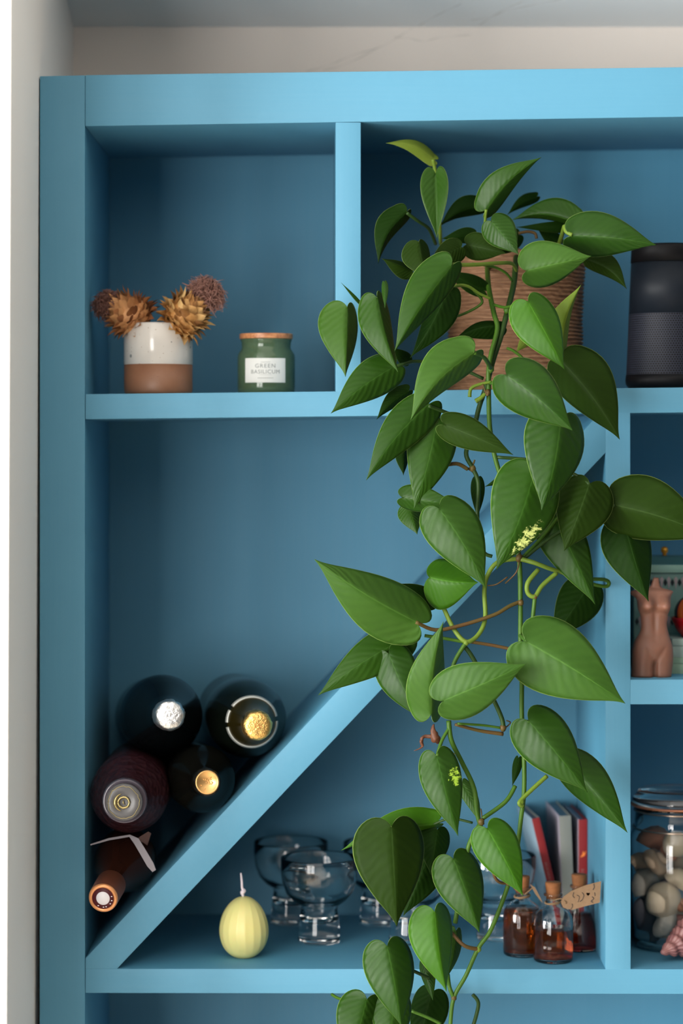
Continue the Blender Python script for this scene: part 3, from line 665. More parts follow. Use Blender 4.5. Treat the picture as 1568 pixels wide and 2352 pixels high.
def text_mesh(s, size, spacing=1.0, extr=0.00008):
    c = bpy.data.curves.new('lettering', 'FONT'); c.body = s; c.size = size; c.align_x = 'CENTER'; c.align_y = 'CENTER'; c.space_character = spacing; c.extrude = extr; c.resolution_u = 3
    o = bpy.data.objects.new('lettering', c); COL.objects.link(o); bpy.context.view_layer.update()
    me = bpy.data.meshes.new_from_object(o.evaluated_get(bpy.context.evaluated_depsgraph_get())); bpy.data.objects.remove(o); bpy.data.curves.remove(c); return me
def jar_text(s, size, py, m, sx=1.0, sp=1.1):
    me = text_mesh(s, size, sp)
    for v in me.vertices:
        a = math.radians(-90)+(v.co.x*sx-0.0002)/jR; r = jR+0.00055+v.co.z
        v.co = Vector((jx+r*math.cos(a), jy+r*math.sin(a), jz+jz_(py)+v.co.y))
    mobj('lettering', me, m, lb, False)
jar_text('GREEN', 0.0060, 842.5, M['ink'], 1.05, 1.2); jar_text('BASILICUM', 0.0060, 855.8, M['ink'], 1.0, 1.1)
jar_text('SCENTED', 0.0015, 833, M['ink_l'], 1.2, 1.5) if False else None
for py, wpx, th in ((833.5, 21, 1.3), (862.5, 28, 0.8), (869.5, 36, 1.6)):
    ww = S(wpx, jy)/2/jR
    bm = curved_patch(jR+0.0005, math.radians(-90)-ww, math.radians(-90)+ww, jz_(py+th/2), jz_(py-th/2), 0.0001, 10); bmesh.ops.transform(bm, matrix=JM, verts=bm.verts)
    mobj('printed_line', bm, M['ink_l'], lb)

# ------------------------------------------------------------------ loudspeaker
M['blk'] = mat('black_rubber', (0.004, 0.004, 0.005), 0.5, Specular_IOR_Level=0.15)
M['blk2'] = mat('dark_anodised_band', (0.006, 0.009, 0.014), 0.5, Specular_IOR_Level=0.18)
def perf_mat():
    m = mat('perforated_dark_grille', (0.02, 0.022, 0.03), 0.55, Specular_IOR_Level=0.2); k = NT(m); uv = k.uv(); s = k.n('ShaderNodeSeparateXYZ', {0: uv})
    a = k.math('MULTIPLY', s.outputs[0], 96.0); b = k.math('MULTIPLY', s.outputs[1], 27.0)
    a = k.math('ADD', a, k.math('MULTIPLY', k.math('FLOOR', b), 0.5))
    fa = k.math('SUBTRACT', k.math('FRACT', a), 0.5); fb = k.math('SUBTRACT', k.math('FRACT', b), 0.5)
    d = k.math('SQRT', k.math('ADD', k.math('MULTIPLY', fa, fa), k.math('MULTIPLY', fb, fb)))
    h = k.math('GREATER_THAN', d, 0.36); k.set('Base Color', k.mix(h, (0.0, 0.0, 0.0), (0.020, 0.023, 0.036))); k.bump(h, 0.6, 0.0006); return m
M['perf'] = perf_mat()
sy = 0.075; sx_ = P(1533, 0, sy).x; sz = shelf_z(1533)
def sz_(py): return P(0, py, sy).z-sz
Rt, Rb = S(83, sy), S(97, sy); zt, z0_ = sz_(563), 0
def rs(z): return Rb+(Rt-Rb)*(z/zt)
spk = thing('speaker', 'black cylindrical wireless speaker with a perforated lower grille', 'speaker', (sx_, sy, sz)); SMx = Matrix.Translation((sx_, sy, sz))
zc = sz_(604); zm = sz_(722); zp = sz_(861)
mobj('top_cap', lathe([(0, zt), (rs(zt)*0.9, zt), (rs(zt)*0.985, zt-0.001), (rs(zt), zt-0.004), (rs(zc), zc), (rs(zc)-0.002, zc-0.0002), (0, zc)], 72, SMx), M['blk'], spk)
mobj('housing_band', lathe([(rs(zc)-0.002, zc-0.0003), (rs(zc)-0.0004, zc-0.0006), (rs(zm)-0.0004, zm), (rs(zm)-0.002, zm)], 72, SMx), M['blk2'], spk)
bm = bmesh.new(); ul = bm.loops.layers.uv.new('UVMap'); n = 96
A = [[bm.verts.new((r*math.cos(2*PI*i/n), r*math.sin(2*PI*i/n), z)) for i in range(n)] for r, z in ((rs(zp)-0.0004, zp), (rs(zm)-0.0004, zm-0.0002))]
for i in range(n):
    f = bm.faces.new((A[0][i], A[0][(i+1) % n], A[1][(i+1) % n], A[1][i]))
    for l, (u, v) in zip(f.loops, ((i/n, 0), ((i+1)/n, 0), ((i+1)/n, 1), (i/n, 1))): l[ul].uv = (u, v)
bmesh.ops.transform(bm, matrix=SMx, verts=bm.verts); mobj('grille', bm, M['perf'], spk)
mobj('base_ring', lathe([(0, 0), (Rb*0.86, 0), (Rb*0.93, 0.0015), (Rb*0.985, 0.005), (Rb, 0.009), (rs(zp), zp), (rs(zp)-0.002, zp), (0, zp)], 72, SMx), M['blk'], spk)

# ------------------------------------------------------------------ bottles lying in the triangular bay
def dark_glass(name, c, rough=0.12): return mat(name, c, rough, Specular_IOR_Level=0.28)
M['champ'] = dark_glass('near_black_bottle_glass', (0.003, 0.005, 0.006), 0.16)
M['champ2'] = dark_glass('blackish_green_bottle_glass', (0.004, 0.006, 0.004), 0.14)
M['wine'] = dark_glass('very_dark_wine_glass', (0.004, 0.004, 0.003), 0.18)
def plum():
    m = dark_glass('dimpled_plum_glass', (0.030, 0.009, 0.012), 0.3); k = NT(m); v = k.n('ShaderNodeTexVoronoi', {'Scale': 130.0, 'Vector': k.obj()}); k.bump(v.outputs[0], 0.7, 0.003); return m
M['plum'] = plum(); M['rose'] = dark_glass('dark_rose_bottle_glass', (0.030, 0.010, 0.006), 0.12)
def foil(name, c):
    m = mat(name, c, 0.32, Metallic=1.0); k = NT(m); k.bump(k.noise(330, 4, k.obj()), 0.55, 0.002); return m
M['silver'] = foil('crinkled_silver_foil', (0.80, 0.80, 0.80)); M['gold'] = foil('crinkled_gold_foil', (0.80, 0.50, 0.16))
M['olivefoil'] = mat('olive_gold_neck_foil', (0.06, 0.045, 0.008), 0.25, Metallic=0.7)
M['gold2'] = mat('matt_gold_capsule', (0.72, 0.42, 0.16), 0.35, Metallic=0.85)
M['indigo'] = mat('indigo_capsule', (0.01, 0.012, 0.05), 0.35)
M['silverprint'] = mat('silver_neck_print', (0.42, 0.43, 0.40), 0.4, Metallic=0.4)
M['copper'] = mat('copper_capsule_edge', (0.70, 0.30, 0.12), 0.35, Metallic=0.5)
M['rust'] = mat('rust_brown_capsule', (0.13, 0.038, 0.018), 0.5)
M['maroon'] = mat('maroon_print', (0.07, 0.006, 0.012), 0.5)
M['white'] = mat('white_print', (0.75, 0.72, 0.74), 0.4)
def bottle(name, label, capp, shp, R, zs, parts, glass, group='wine bottles lying in the triangular bay', length=0.25):
    """capp: (px,py,y) of the cap face; shp: (px,py,y) where the full body radius begins. Local z runs from the cap face into the shelf"""
    a, b = P(*capp), P(*shp); ax = b-a; zf = ax.length; k = 1
    Mx = frame_to(a, b); t = thing(name, label, 'bottle', a+(b-a)*1.3, group)
    pr = [(r, z*zf) for r, z in zs]+[(R, zf), (R, zf+length-0.01), (R*0.9, zf+length), (0, zf+length-0.01)]
    mobj('bottle_body', lathe([(0, pr[0][1])]+pr, 64, Mx), M[glass], t)
    return t, Mx, zf
# A silver
t, Mx, zf = bottle('sparkling_wine_bottle', 'black sparkling wine bottle with a crinkled silver foil top', (390, 1642, -0.028), (372, 1643, 0.10), S(93, 0.10), [(0.0145, 0.05), (0.0150, 0.35), (0.022, 0.52), (0.034, 0.75), (0.0405, 0.90)], 0, 'champ', length=0.17)
mobj('foil_cap', lathe([(0, 0.0004), (0.009, 0.0), (0.0130, 0.0010), (0.0146, 0.003), (0.0158, 0.008), (0.0163, 0.014), (0.0150, 0.024), (0.0158, 0.034), (0.0150, 0.05), (0.0158, 0.055), (0.0145, 0.056)], 40, Mx, lambda v: v.co.__iadd__(Vector((v.co.x, v.co.y, 0))*0.09*noise.noise(v.co*260)) if math.hypot(v.co.x, v.co.y) > 0.008 else None), M['silver'], t)
# B gold
t, Mx, zf = bottle('sparkling_wine_bottle', 'dark sparkling wine bottle with gold foil top and silver ring on its neck', (592, 1667, -0.028), (567, 1650, 0.10), S(90, 0.10), [(0.0150, 0.10), (0.0160, 0.35), (0.022, 0.50), (0.0335, 0.72), (0.040, 0.90)], 0, 'champ2', length=0.17)
mobj('foil_cap', lathe([(0, 0.0004), (0.009, 0.0), (0.0120, 0.0008), (0.0146, 0.003), (0.0156, 0.007), (0.0150, 0.012), (0.0158, 0.018), (0.0150, 0.022)], 40, Mx, lambda v: v.co.__iadd__(Vector((v.co.x, v.co.y, 0))*0.08*noise.noise(v.co*260)) if math.hypot(v.co.x, v.co.y) > 0.008 else None), M['gold'], t)
bm = bmesh.new()
for i in range(22):
    a = random.uniform(0, 6.28); r = random.uniform(0, 0.0085); p = Vector((r*math.cos(a), r*math.sin(a), -0.0002)); e = p+Vector((random.uniform(-1, 1), random.uniform(-1, 1), 0))*0.002
    tube([(*p, 0.00035), (*((p+e)/2), 0.0005), (*e, 0.0003)], 4, bm)
bmesh.ops.transform(bm, matrix=Mx, verts=bm.verts); mobj('embossed_crest', bm, M['gold2'], t)
mobj('neck_foil', lathe([(0.0151, 0.018), (0.0165, 0.040), (0.0215, 0.058), (0.0262, 0.069)], 48, Mx), M['olivefoil'], t)
for (s0, s1) in ((0.06, 0.42), (0.45, 0.92), (0.95, 1.03)):
    bm = bmesh.new(); A = []
    for i in range(25):
        a = 2*PI*(s0+(s1-s0)*i/24)+0.3; A.append([bm.verts.new((r*math.cos(a), r*math.sin(a), z)) for r, z in ((0.0250, 0.0665), (0.0275, 0.0712), (0.0279, 0.0700), (0.0254, 0.0655))])
    for X, Y in zip(A, A[1:]):
        for q in range(4): bm.faces.new((X[q], X[(q+1) % 4], Y[(q+1) % 4], Y[q]))
    bm.faces.new(A[0]); bm.faces.new(A[-1][::-1])
    bmesh.ops.transform(bm, matrix=Mx, verts=bm.verts); mobj('neck_ring', bm, M['silverprint'], t)
# C gold disc
t, Mx, zf = bottle('wine_bottle', 'near-black wine bottle with a flat gold capsule, against the diagonal board', (476, 1797, -0.03), (463, 1789, 0.05), S(77, 0.05), [(0.0140, 0.02), (0.0145, 0.45), (0.018, 0.62), (0.028, 0.80), (0.034, 0.92)], 0, 'wine', length=0.20)
mobj('capsule', lathe([(0.0, 0.0012), (0.0100, 0.0012), (0.0106, 0.0), (0.0118, 0.0), (0.0124, 0.0015)], 48, Mx), M['gold2'], t)
mobj('capsule_sleeve', lathe([(0.0124, 0.0014), (0.0127, 0.0022), (0.0150, 0.05)], 48, Mx), M['indigo'], t)
bm = bmesh.new()
for i in range(16):
    a = random.uniform(0, 6.28); r = random.uniform(0.001, 0.0075); p = Vector((r*math.cos(a), r*math.sin(a), 0.0010)); e = p+Vector((random.uniform(-1, 1), random.uniform(-1, 1), 0))*0.0022
    tube([(*p, 0.0003), (*((p+e)/2), 0.0006), (*e, 0.0003)], 5, bm)
bmesh.ops.transform(bm, matrix=Mx, verts=bm.verts); mobj('embossed_crest', bm, M['gold2'], t)
# D plum with glass stopper
t, Mx, zf = bottle('decanter_bottle', 'dimpled plum-coloured bottle with a clear round stopper', (284, 1843, -0.07), (297, 1822, 0.03), S(90, 0.03), [(0.0215, 0.20), (0.0225, 0.30), (0.0225, 0.42), (0.0250, 0.60), (0.0330, 0.78), (0.0385, 0.90)], 0, 'plum', length=0.20)
mobj('glass_collar', lathe([(0.0165, 0.016), (0.0212, 0.012), (0.0222, 0.014), (0.0228, 0.022), (0.0222, 0.034), (0.0165, 0.034)], 48, Mx), mat('smoky_glass_collar', (0.09, 0.075, 0.095), 0.15), t)
mobj('stopper', lathe([(0, 0.001), (0.006, 0.0012), (0.010, 0.0004), (0.0150, 0.0), (0.0185, 0.0012), (0.0188, 0.005), (0.016, 0.012), (0.016, 0.02), (0, 0.02)], 48, Mx), mat('frosted_clear_stopper', (0.105, 0.10, 0.10), 0.3, Transmission_Weight=0.1), t)
bm = bmesh.new(); rr = random.Random(5)
for k_, (R_, n_) in enumerate(((0.0052, 30), (0.0150, 40))):
    tube([(R_*math.cos(2*PI*i/n_)*(1+0.1*rr.random()), R_*math.sin(2*PI*i/n_)*(1+0.1*rr.random()), -0.0006, 0.0012 if k_ == 0 else 0.0003) for i in range(n_+1)], 5, bm)
tube([(0.0088*math.cos(a), 0.0088*math.sin(a), -0.0001+0.0002*math.sin(a*7), 0.0016*math.sin((a+1.3)/2.6*PI)+0.0002) for a in [-1.3+2.6*i/16 for i in range(17)]], 6, bm)
tube([(-0.001, -0.002, -0.0006, 0.0004), (0.0006, -0.0005, -0.0010, 0.0007), (0.0004, 0.002, -0.0006, 0.0004)], 6, bm)
bmesh.ops.transform(bm, matrix=Mx, verts=bm.verts); mobj('embossed_ring', bm, mat('brass_wire', (0.45, 0.36, 0.16), 0.3, Metallic=0.8), t)
# E rose
t, Mx, zf = bottle('rose_wine_bottle', 'small rose wine bottle with copper-rimmed capsule, lowest in the bay', (236, 2064, -0.045), (283, 1982, 0.062), S(69, 0.062), [(0.0135, 0.02), (0.0140, 0.42), (0.018, 0.60), (0.0265, 0.82), (0.030, 0.93)], 0, 'rose', length=0.03)
mobj('capsule_face', lathe([(0, 0.0008), (0.0118, 0.0008), (0.0118, 0.0012)], 48, Mx), M['maroon'], t)
mobj('capsule_edge', lathe([(0.0110, 0.0012), (0.0116, 0.0), (0.0140, 0.0002), (0.0150, 0.0022), (0.0150, 0.003)], 48, Mx), M['copper'], t)
mobj('capsule_sleeve', lathe([(0.0150, 0.0028), (0.0153, 0.006), (0.0155, 0.042), (0.0150, 0.043)], 48, Mx), M['rust'], t)
mobj('white_emblem', lathe([(0, 0.0003), (0.0068, 0.0004), (0.0070, 0.0008)], 32, Mx), M['white'], t)
for i, a in enumerate((-2.9, -2.5, -1.9, -1.6, -1.0, 2.9)):
    bm = box_bm((0.0093*math.cos(a), 0.0093*math.sin(a), 0.0006), 0.0014, 0.0008, 0.0004, 0); bmesh.ops.transform(bm, matrix=Mx, verts=bm.verts); mobj('printed_mark', bm, M['white'], t, False)
# neck tag of the lowest bottle
tg = thing('bottle_tag', 'grey-white folded paper tag hanging over the lowest bottle', 'tag', P(300, 1925, -0.005))
M['tagpaper'] = mat('grey_tag_card', (0.20, 0.18, 0.20), 0.6)
def ribbon(pts, m, parent, name, th=0.0006):
    bm = bmesh.new(); prev = None
    for a, b in pts:
        A, B = P(*a), P(*b); row = [bm.verts.new(A), bm.verts.new(B), bm.verts.new(B+Vector((0, th, 0))), bm.verts.new(A+Vector((0, th, 0)))]
        if prev:
            for q in range(4): bm.faces.new((prev[q], prev[(q+1) % 4], row[(q+1) % 4], row[q]))
        else: bm.faces.new(row)
        prev = row
    bm.faces.new(prev[::-1]); return sharp(mobj(name, bm, m, parent), 40)
ribbon([((207, 1939, -0.01), (208, 1942, -0.01)), ((250, 1925, -0.008), (251, 1930, -0.008)), ((298, 1917, -0.005), (298, 1922, -0.005))], M['tagpaper'], tg, 'tag_strip')
ribbon([((298, 1917, -0.005), (296, 1921, -0.005)), ((318, 1926, -0.008), (308, 1938, -0.008)), ((333, 1950, -0.01), (322, 1962, -0.01)), ((352, 1982, -0.012), (338, 1990, -0.012)), ((358, 1998, -0.012), (350, 2003, -0.012))], M['tagpaper'], tg, 'tag_fold')
ribbon([((318, 1924, -0.006), (310, 1928, -0.006)), ((340, 1910, 0.0), (330, 1936, -0.004)), ((347, 1914, 0.002), (338, 1942, 0.0))], mat('brown_tag_back', (0.07, 0.035, 0.03), 0.6), tg, 'tag_back')

# ------------------------------------------------------------------ egg candle
M['eggwax'] = mat('pale_yellow_wax', (0.70, 0.64, 0.25), 0.42, Subsurface_Weight=0.25, Subsurface_Scale=0.01)
M['wick'] = mat('white_cotton_wick', (0.72, 0.62, 0.66), 0.8)
ey_ = 0.058; ex_ = P(560, 0, ey_).x; eH = S(143, ey_); eR = S(57.5, ey_)
egg = thing('egg_candle', 'pale yellow fluted egg-shaped candle with a knotted white wick', 'candle', (ex_, ey_, LZ))
pr = []
for i in range(41):
    t = i/40; a = PI*t; z = (1-math.cos(a))/2; r = math.sin(a)*(1.06-0.20*(z-0.3))*0.97
    pr.append((max(0, r)*eR if 0 < i < 40 else 0, z*eH))
pr = [(r, max(z, 0.0018)-0.0018) for r, z in pr]
def flute(v):
    a = math.atan2(v.co.y, v.co.x); t = v.co.z/eH; k = 1-0.022*abs(math.sin(a*9+0.9*math.sin(t*3)))**0.8*math.sin(PI*min(1, max(0, t)))
    v.co.x *= k; v.co.y *= k
mobj('wax_egg', lathe(pr, 144, Matrix.Translation((ex_, ey_, LZ)), flute), M['eggwax'], egg)
wq = [(556, 2066, 2.6), (558, 2058, 3.2), (556, 2050, 5.0), (560, 2046, 5.2), (556, 2040, 3.0), (555, 2024, 2.8), (553, 2005, 2.0)]
mobj('wick', tube([(*P(x, y, ey_), S(r)) for x, y, r in cat(wq, 4)], 8), M['wick'], egg)

# ------------------------------------------------------------------ coupe glasses
def coupe_mesh():
    R = 0.0420; out = [(0, 0.0), (0.0215, 0.0), (0.0228, 0.0012), (0.0230, 0.004), (0.0226, 0.012), (0.0212, 0.026), (0.0200, 0.036), (0.0215, 0.0405), (0.029, 0.0455), (0.0365, 0.054), (0.0405, 0.065), (R, 0.078), (R, 0.0915), (R-0.0006, 0.0925),
           (R-0.0013, 0.0915), (R-0.0015, 0.078), (0.0388, 0.066), (0.0350, 0.056), (0.028, 0.0485), (0.0195, 0.0440), (0.0170, 0.040), (0.0165, 0.030), (0.0150, 0.0235), (0.010, 0.0205), (0, 0.0200)]
    bm = lathe(out, 64); bmesh.ops.recalc_face_normals(bm, faces=bm.faces[:]); me = bpy.data.meshes.new('coupe_glass'); bm.to_mesh(me); bm.free(); me.materials.append(M['glass']); me.shade_smooth(); return me
cm = coupe_mesh()
for (px, y, lab) in ((733, 0.135, 'clear glass coupe in front, right of the egg candle'), (668, 0.238, 'clear glass coupe at the back, nearest the egg candle'),
                     (873, 0.235, 'clear glass coupe at the back, half hidden by the dark green leaf'), (941, 0.135, 'clear glass coupe whose foot shows between two leaves'),
                     (1142, 0.150, 'clear glass coupe beside the amber cork bottles')):
    o = bpy.data.objects.new('coupe_glass', cm); COL.objects.link(o); o.location = (P(px, 0, y).x, y, LZ); tag(o, lab, 'glass', 'clear coupe glasses on the lower shelf')

# ------------------------------------------------------------------ small corked bottles
M['cork'] = mat('cork', (0.36, 0.15, 0.05), 0.8); NTc = NT(M['cork']); NTc.set('Base Color', NTc.mix(NTc.noise(300, 4, NTc.obj()), (0.15, 0.048, 0.011), (0.28, 0.105, 0.03)))
M['liq'] = mat('amber_syrup', (0.34, 0.055, 0.005), 0.05, Transmission_Weight=0.9, IOR=1.36)
M['liqr'] = mat('red_syrup', (0.26, 0.010, 0.004), 0.05, Transmission_Weight=0.85, IOR=1.36)
M['twine'] = mat('jute_twine', (0.18, 0.11, 0.055), 0.9)
M['kraft'] = mat('kraft_card', (0.33, 0.20, 0.105), 0.8); kk = NT(M['kraft']); kk.set('Base Color', kk.mix(kk.noise(260, 4, kk.obj()), (0.18, 0.105, 0.055), (0.24, 0.15, 0.082)))
M['penink'] = mat('black_pen_ink', (0.04, 0.03, 0.025), 0.6)
def corkbottle(px, y, lab, topy, bw, liq, level, flask=False):
    s = lambda v: S(v, y)
    x = P(px, 0, y).x; Z = lambda py: max(0, P(0, py, y).z-LZ)
    h = Z(topy); R = s(bw)
    t = thing('cork_bottle', lab, 'bottle', (x, y, LZ), 'small cork-stoppered syrup bottles'); Mx = Matrix.Translation((x, y, LZ))
    hs = h*0.62; hn = h*0.735; ht = h*0.86; rn = R*0.36
    if flask: outer = [(0, 0), (R*0.94, 0), (R, 0.002), (R, h*0.16), (R*0.92, h*0.26), (R*0.66, h*0.42), (R*0.52, h*0.56), (rn*1.05, h*0.68), (rn, hn)]
    else: outer = [(0, 0), (R*0.9, 0), (R*0.98, 0.0015), (R, 0.004), (R, hs*0.80), (R*0.96, hs*0.90), (R*0.84, hs), (R*0.62, hs*1.07), (rn*1.15, hs*1.12), (rn, hn)]
    outer += [(rn, ht-0.003), (rn*1.28, ht-0.0025), (rn*1.32, ht-0.001), (rn*1.2, ht), (rn*0.86, ht)]
    th = 0.0014
    inner = [(max(0, r-th), z) for r, z in outer if z < hn][1:]
    inner = [(r, z+th*1.5 if z < 0.004 else z) for r, z in inner]
    prof = outer+[(rn-0.0011, hn)]+inner[::-1]+[(0, th*1.6)]
    mobj('bottle_glass', lathe(prof, 56, Mx), M['glass'], t)
    lv = Z(level); lp = [(0, th*1.6+0.0002)]
    for r, z in inner:
        if z < lv: lp.append((r+0.0001, z+0.0001))
    # radius at the level
    rl = lp[-1][0]
    for (ra, za), (rb, zb_) in zip(inner, inner[1:]):
        if za <= lv <= zb_: rl = ra+(rb-ra)*(lv-za)/(zb_-za+1e-9)
    lp += [(rl+0.0001, lv), (0, lv)]
    mobj('syrup', lathe(lp, 56, Mx), M[liq], t)
    mobj('cork', lathe([(0, ht-0.006), (rn*0.84, ht-0.006), (rn*0.98, ht+0.0005), (rn*1.12, h-0.001), (rn*1.05, h), (0, h)], 28, Mx), M['cork'], t)
    mobj('twine', tube([(x+rn*1.12*math.cos(a*PI/12), y+rn*1.12*math.sin(a*PI/12), LZ+hn+0.001+0.0012*math.sin(a*0.3), 0.0009) for a in range(50)], 6), M['twine'], t)
    return t, x, hn
tb, xb, hnb = corkbottle(1270, 0.040, 'front amber cork bottle with a kraft tag tied on its neck', 2026, 46, 'liq', 2132)
ta, xa, hna = corkbottle(1199, 0.070, 'left amber cork bottle, filled nearly to its shoulder, touching the vine', 2012, 44, 'liq', 2085)
tc_, xc, hnc = corkbottle(1330, 0.100, 'rear flared cork bottle of dark red syrup by the upright', 2008, 45, 'liqr', 2095, True)
# kraft tags
def cardtag(corners, parent_thing, y, name='kraft_tag'):
    return ribbon([((*corners[i], y), (*corners[-1-i], y)) for i in range(len(corners)//2)], M['kraft'], parent_thing, name)
kt = thing('gift_tag', 'kraft card tag with black handwriting and a tiny heart', 'tag', P(1330, 2055, 0.012))
yk = 0.012
card = ribbon([((1288, 2070, yk), (1289, 2077, yk)), ((1293, 2060, yk), (1294, 2085, yk)), ((1312, 2046, yk), (1313, 2090, yk)), ((1345, 2033, yk), (1346, 2081, yk)), ((1380, 2024, yk), (1377, 2073, yk))], M['kraft'], kt, 'tag_card')
def stroke(pts, r=0.8):
    mobj('handwriting', tube([(*P(x, y, yk-0.0003), S(r)) for x, y in cat(pts, 4)], 5), M['penink'], card)
stroke([(1313, 2076), (1314, 2083), (1310, 2088)]); stroke([(1317, 2050), (1315, 2058), (1319, 2062)]); stroke([(1324, 2056), (1330, 2060), (1327, 2072)], 0.7)
stroke([(1336, 2050), (1340, 2056), (1337, 2066), (1331, 2071)]); stroke([(1363, 2030), (1364, 2038), (1361, 2044)], 1.0); stroke([(1359, 2060), (1363, 2064), (1357, 2070), (1361, 2073)], 1.0); stroke([(1365, 2050), (1366, 2058)], 0.8)
hb = bmesh.new(); hv = [hb.verts.new(P(1350+4.2*hx, 2054-4.2*hy_, yk-0.0003)) for hx, hy_ in [(0, -1), (-0.9, 0.1), (-0.85, 0.7), (-0.45, 0.9), (0, 0.45), (0.45, 0.9), (0.85, 0.7), (0.9, 0.1)]]
hb.faces.new(hv); bmesh.ops.solidify(hb, geom=hb.faces[:], thickness=0.0003); mobj('heart_drawing', hb, M['penink'], card, False)
mobj('twine_loop', tube([(*P(x, y, yy), 0.0007) for x, y, yy in cat([(1270, 2068, 0.025), (1288, 2064, 0.016), (1298, 2072, 0.011), (1300, 2076, 0.013)], 4)], 6), M['twine'], kt)
kt2 = thing('gift_tag', 'kraft card tag seen edge-on beside the left amber bottle', 'tag', P(1230, 2050, 0.03))
ribbon([((1216, 2030, 0.035), (1228, 2038, 0.028)), ((1228, 2052, 0.035), (1240, 2060, 0.028)), ((1240, 2068, 0.035), (1246, 2074, 0.028))], M['kraft'], kt2, 'tag_card')
mobj('twine_loop', tube([(*P(x, y, yy), 0.0007) for x, y, yy in cat([(1204, 2055, 0.052), (1216, 2045, 0.045), (1222, 2040, 0.036)], 4)], 6), M['twine'], kt2)

# ------------------------------------------------------------------ books behind the bottles
def pm(n, c, r=0.5): return mat(n, c, r)
M['red'] = pm('red_spine', (0.22, 0.007, 0.008)); M['bluecover'] = pm('pale_blue_cover', (0.30, 0.42, 0.50)); M['greycover'] = pm('grey_stone_cover', (0.20, 0.205, 0.18)); M['lilac'] = pm('lilac_grey_cover', (0.34, 0.30, 0.36)); M['pages'] = pm('book_pages', (0.10, 0.09, 0.13)); M['pages2'] = pm('blueish_pages', (0.09, 0.14, 0.19)); M['navy'] = pm('navy_cover', (0.02, 0.10, 0.17)); M['orange'] = pm('orange_flame_print', (0.8, 0.2, 0.03)); M['pt'] = pm('pale_spine_print', (0.26, 0.10, 0.09))
def book(lab, px_top, px_bot, py_top, y, wpx, depth, yaw, covers, spine, pages, text=None, print_=None):
    """spine faces the room; px_top/px_bot: spine centre at its top and at the shelf"""
    base = Vector((P(px_bot, 0, y).x, y, LZ)); top = P(px_top, py_top, y); h = (top-base).length; lean = math.atan2(top.x-base.x, top.z-base.z); W = S(wpx, y)
    t = thing('book', lab, 'book', base, 'books standing behind the cork bottles')
    Mx = Matrix.Translation(base) @ Matrix.Rotation(lean, 4, 'Y') @ Matrix.Rotation(yaw, 4, 'Z')
    base_lift = abs(math.sin(lean))*W/2
    Mx = Matrix.Translation((0, 0, base_lift)) @ Mx
    c = 0.0012
    def bx(n, x0, x1, y0, y1, z0, z1, m, p=t):
        b = box2(x0, x1, y0, y1, z0, z1, 0.0004); bmesh.ops.transform(b, matrix=Mx, verts=b.verts); return sharp(mobj(n, b, m, p), 40)
    bx('cover', -W/2, -W/2+c, 0.0002, depth, 0, h, M[covers[0]]); bx('cover', W/2-c, W/2, 0.0002, depth, 0, h, M[covers[1]])
    sp = bx('spine', -W/2, W/2, -c, 0.0, 0, h, M[spine]); bx('page_block', -W/2+c, W/2-c, 0.0005, depth-0.003, 0.002, h-0.002, M[pages])
    if text:
        me = text_mesh(text[0], text[1], 1.1)
        for v in me.vertices: v.co = Mx @ Vector((-v.co.y, -c-0.0002-v.co.z, text[2]*h+v.co.x))
        mobj('lettering', me, M['pt'], sp, False)
    if spine == 'red':
        b = bmesh.new(); q_ = random.Random(len(lab))
        z0t, z1t = (0.30, 0.62) if print_ is None else (0.36, 0.58)
        zz = z0t
        while zz < z1t:
            hh = q_.uniform(0.004, 0.010); bb_ = [b.verts.new(Mx @ Vector((u*W, -c-0.0002, (zz+v)*h))) for u, v in ((-0.22, 0), (0.12, q_.uniform(-0.003, 0.003)), (0.16, hh*0.6), (-0.2, hh))]
            b.faces.new(bb_); zz += hh+0.006
        mobj('lettering', b, M['pt'], sp, False)
    if print_:
        b = bmesh.new(); vs_ = [b.verts.new(Mx @ Vector((u*W, -c-0.0003, (print_[1]+v)*h))) for u, v in ((-0.35, -0.025), (-0.1, 0.0), (0.0, 0.03), (0.15, 0.01), (0.4, 0.035), (0.2, -0.01), (0.0, -0.02))]
        b.faces.new(vs_); mobj('flame_print', b, M[print_[0]], sp, False)
    return t
book('thin red-spined book leaning left with a pale blue cover', 1229, 1293, 1881, 0.168, 18, 0.112, 0.07, ('bluecover', 'greycover'), 'red', 'pages')
book('grey stone-coloured book standing between the two red spines', 1297, 1308, 1874, 0.168, 27, 0.112, 0.04, ('lilac', 'greycover'), 'greycover', 'pages2')
b3 = book('lilac book with red spine and small orange flame print', 1338, 1338, 1882, 0.168, 20, 0.112, 0.05, ('lilac', 'red'), 'red', 'pages', None, ('orange', 0.70))
book('thin navy booklet against the right upright', 1354, 1356, 1925, 0.172, 7, 0.108, 0.04, ('navy', 'navy'), 'navy', 'pages2')

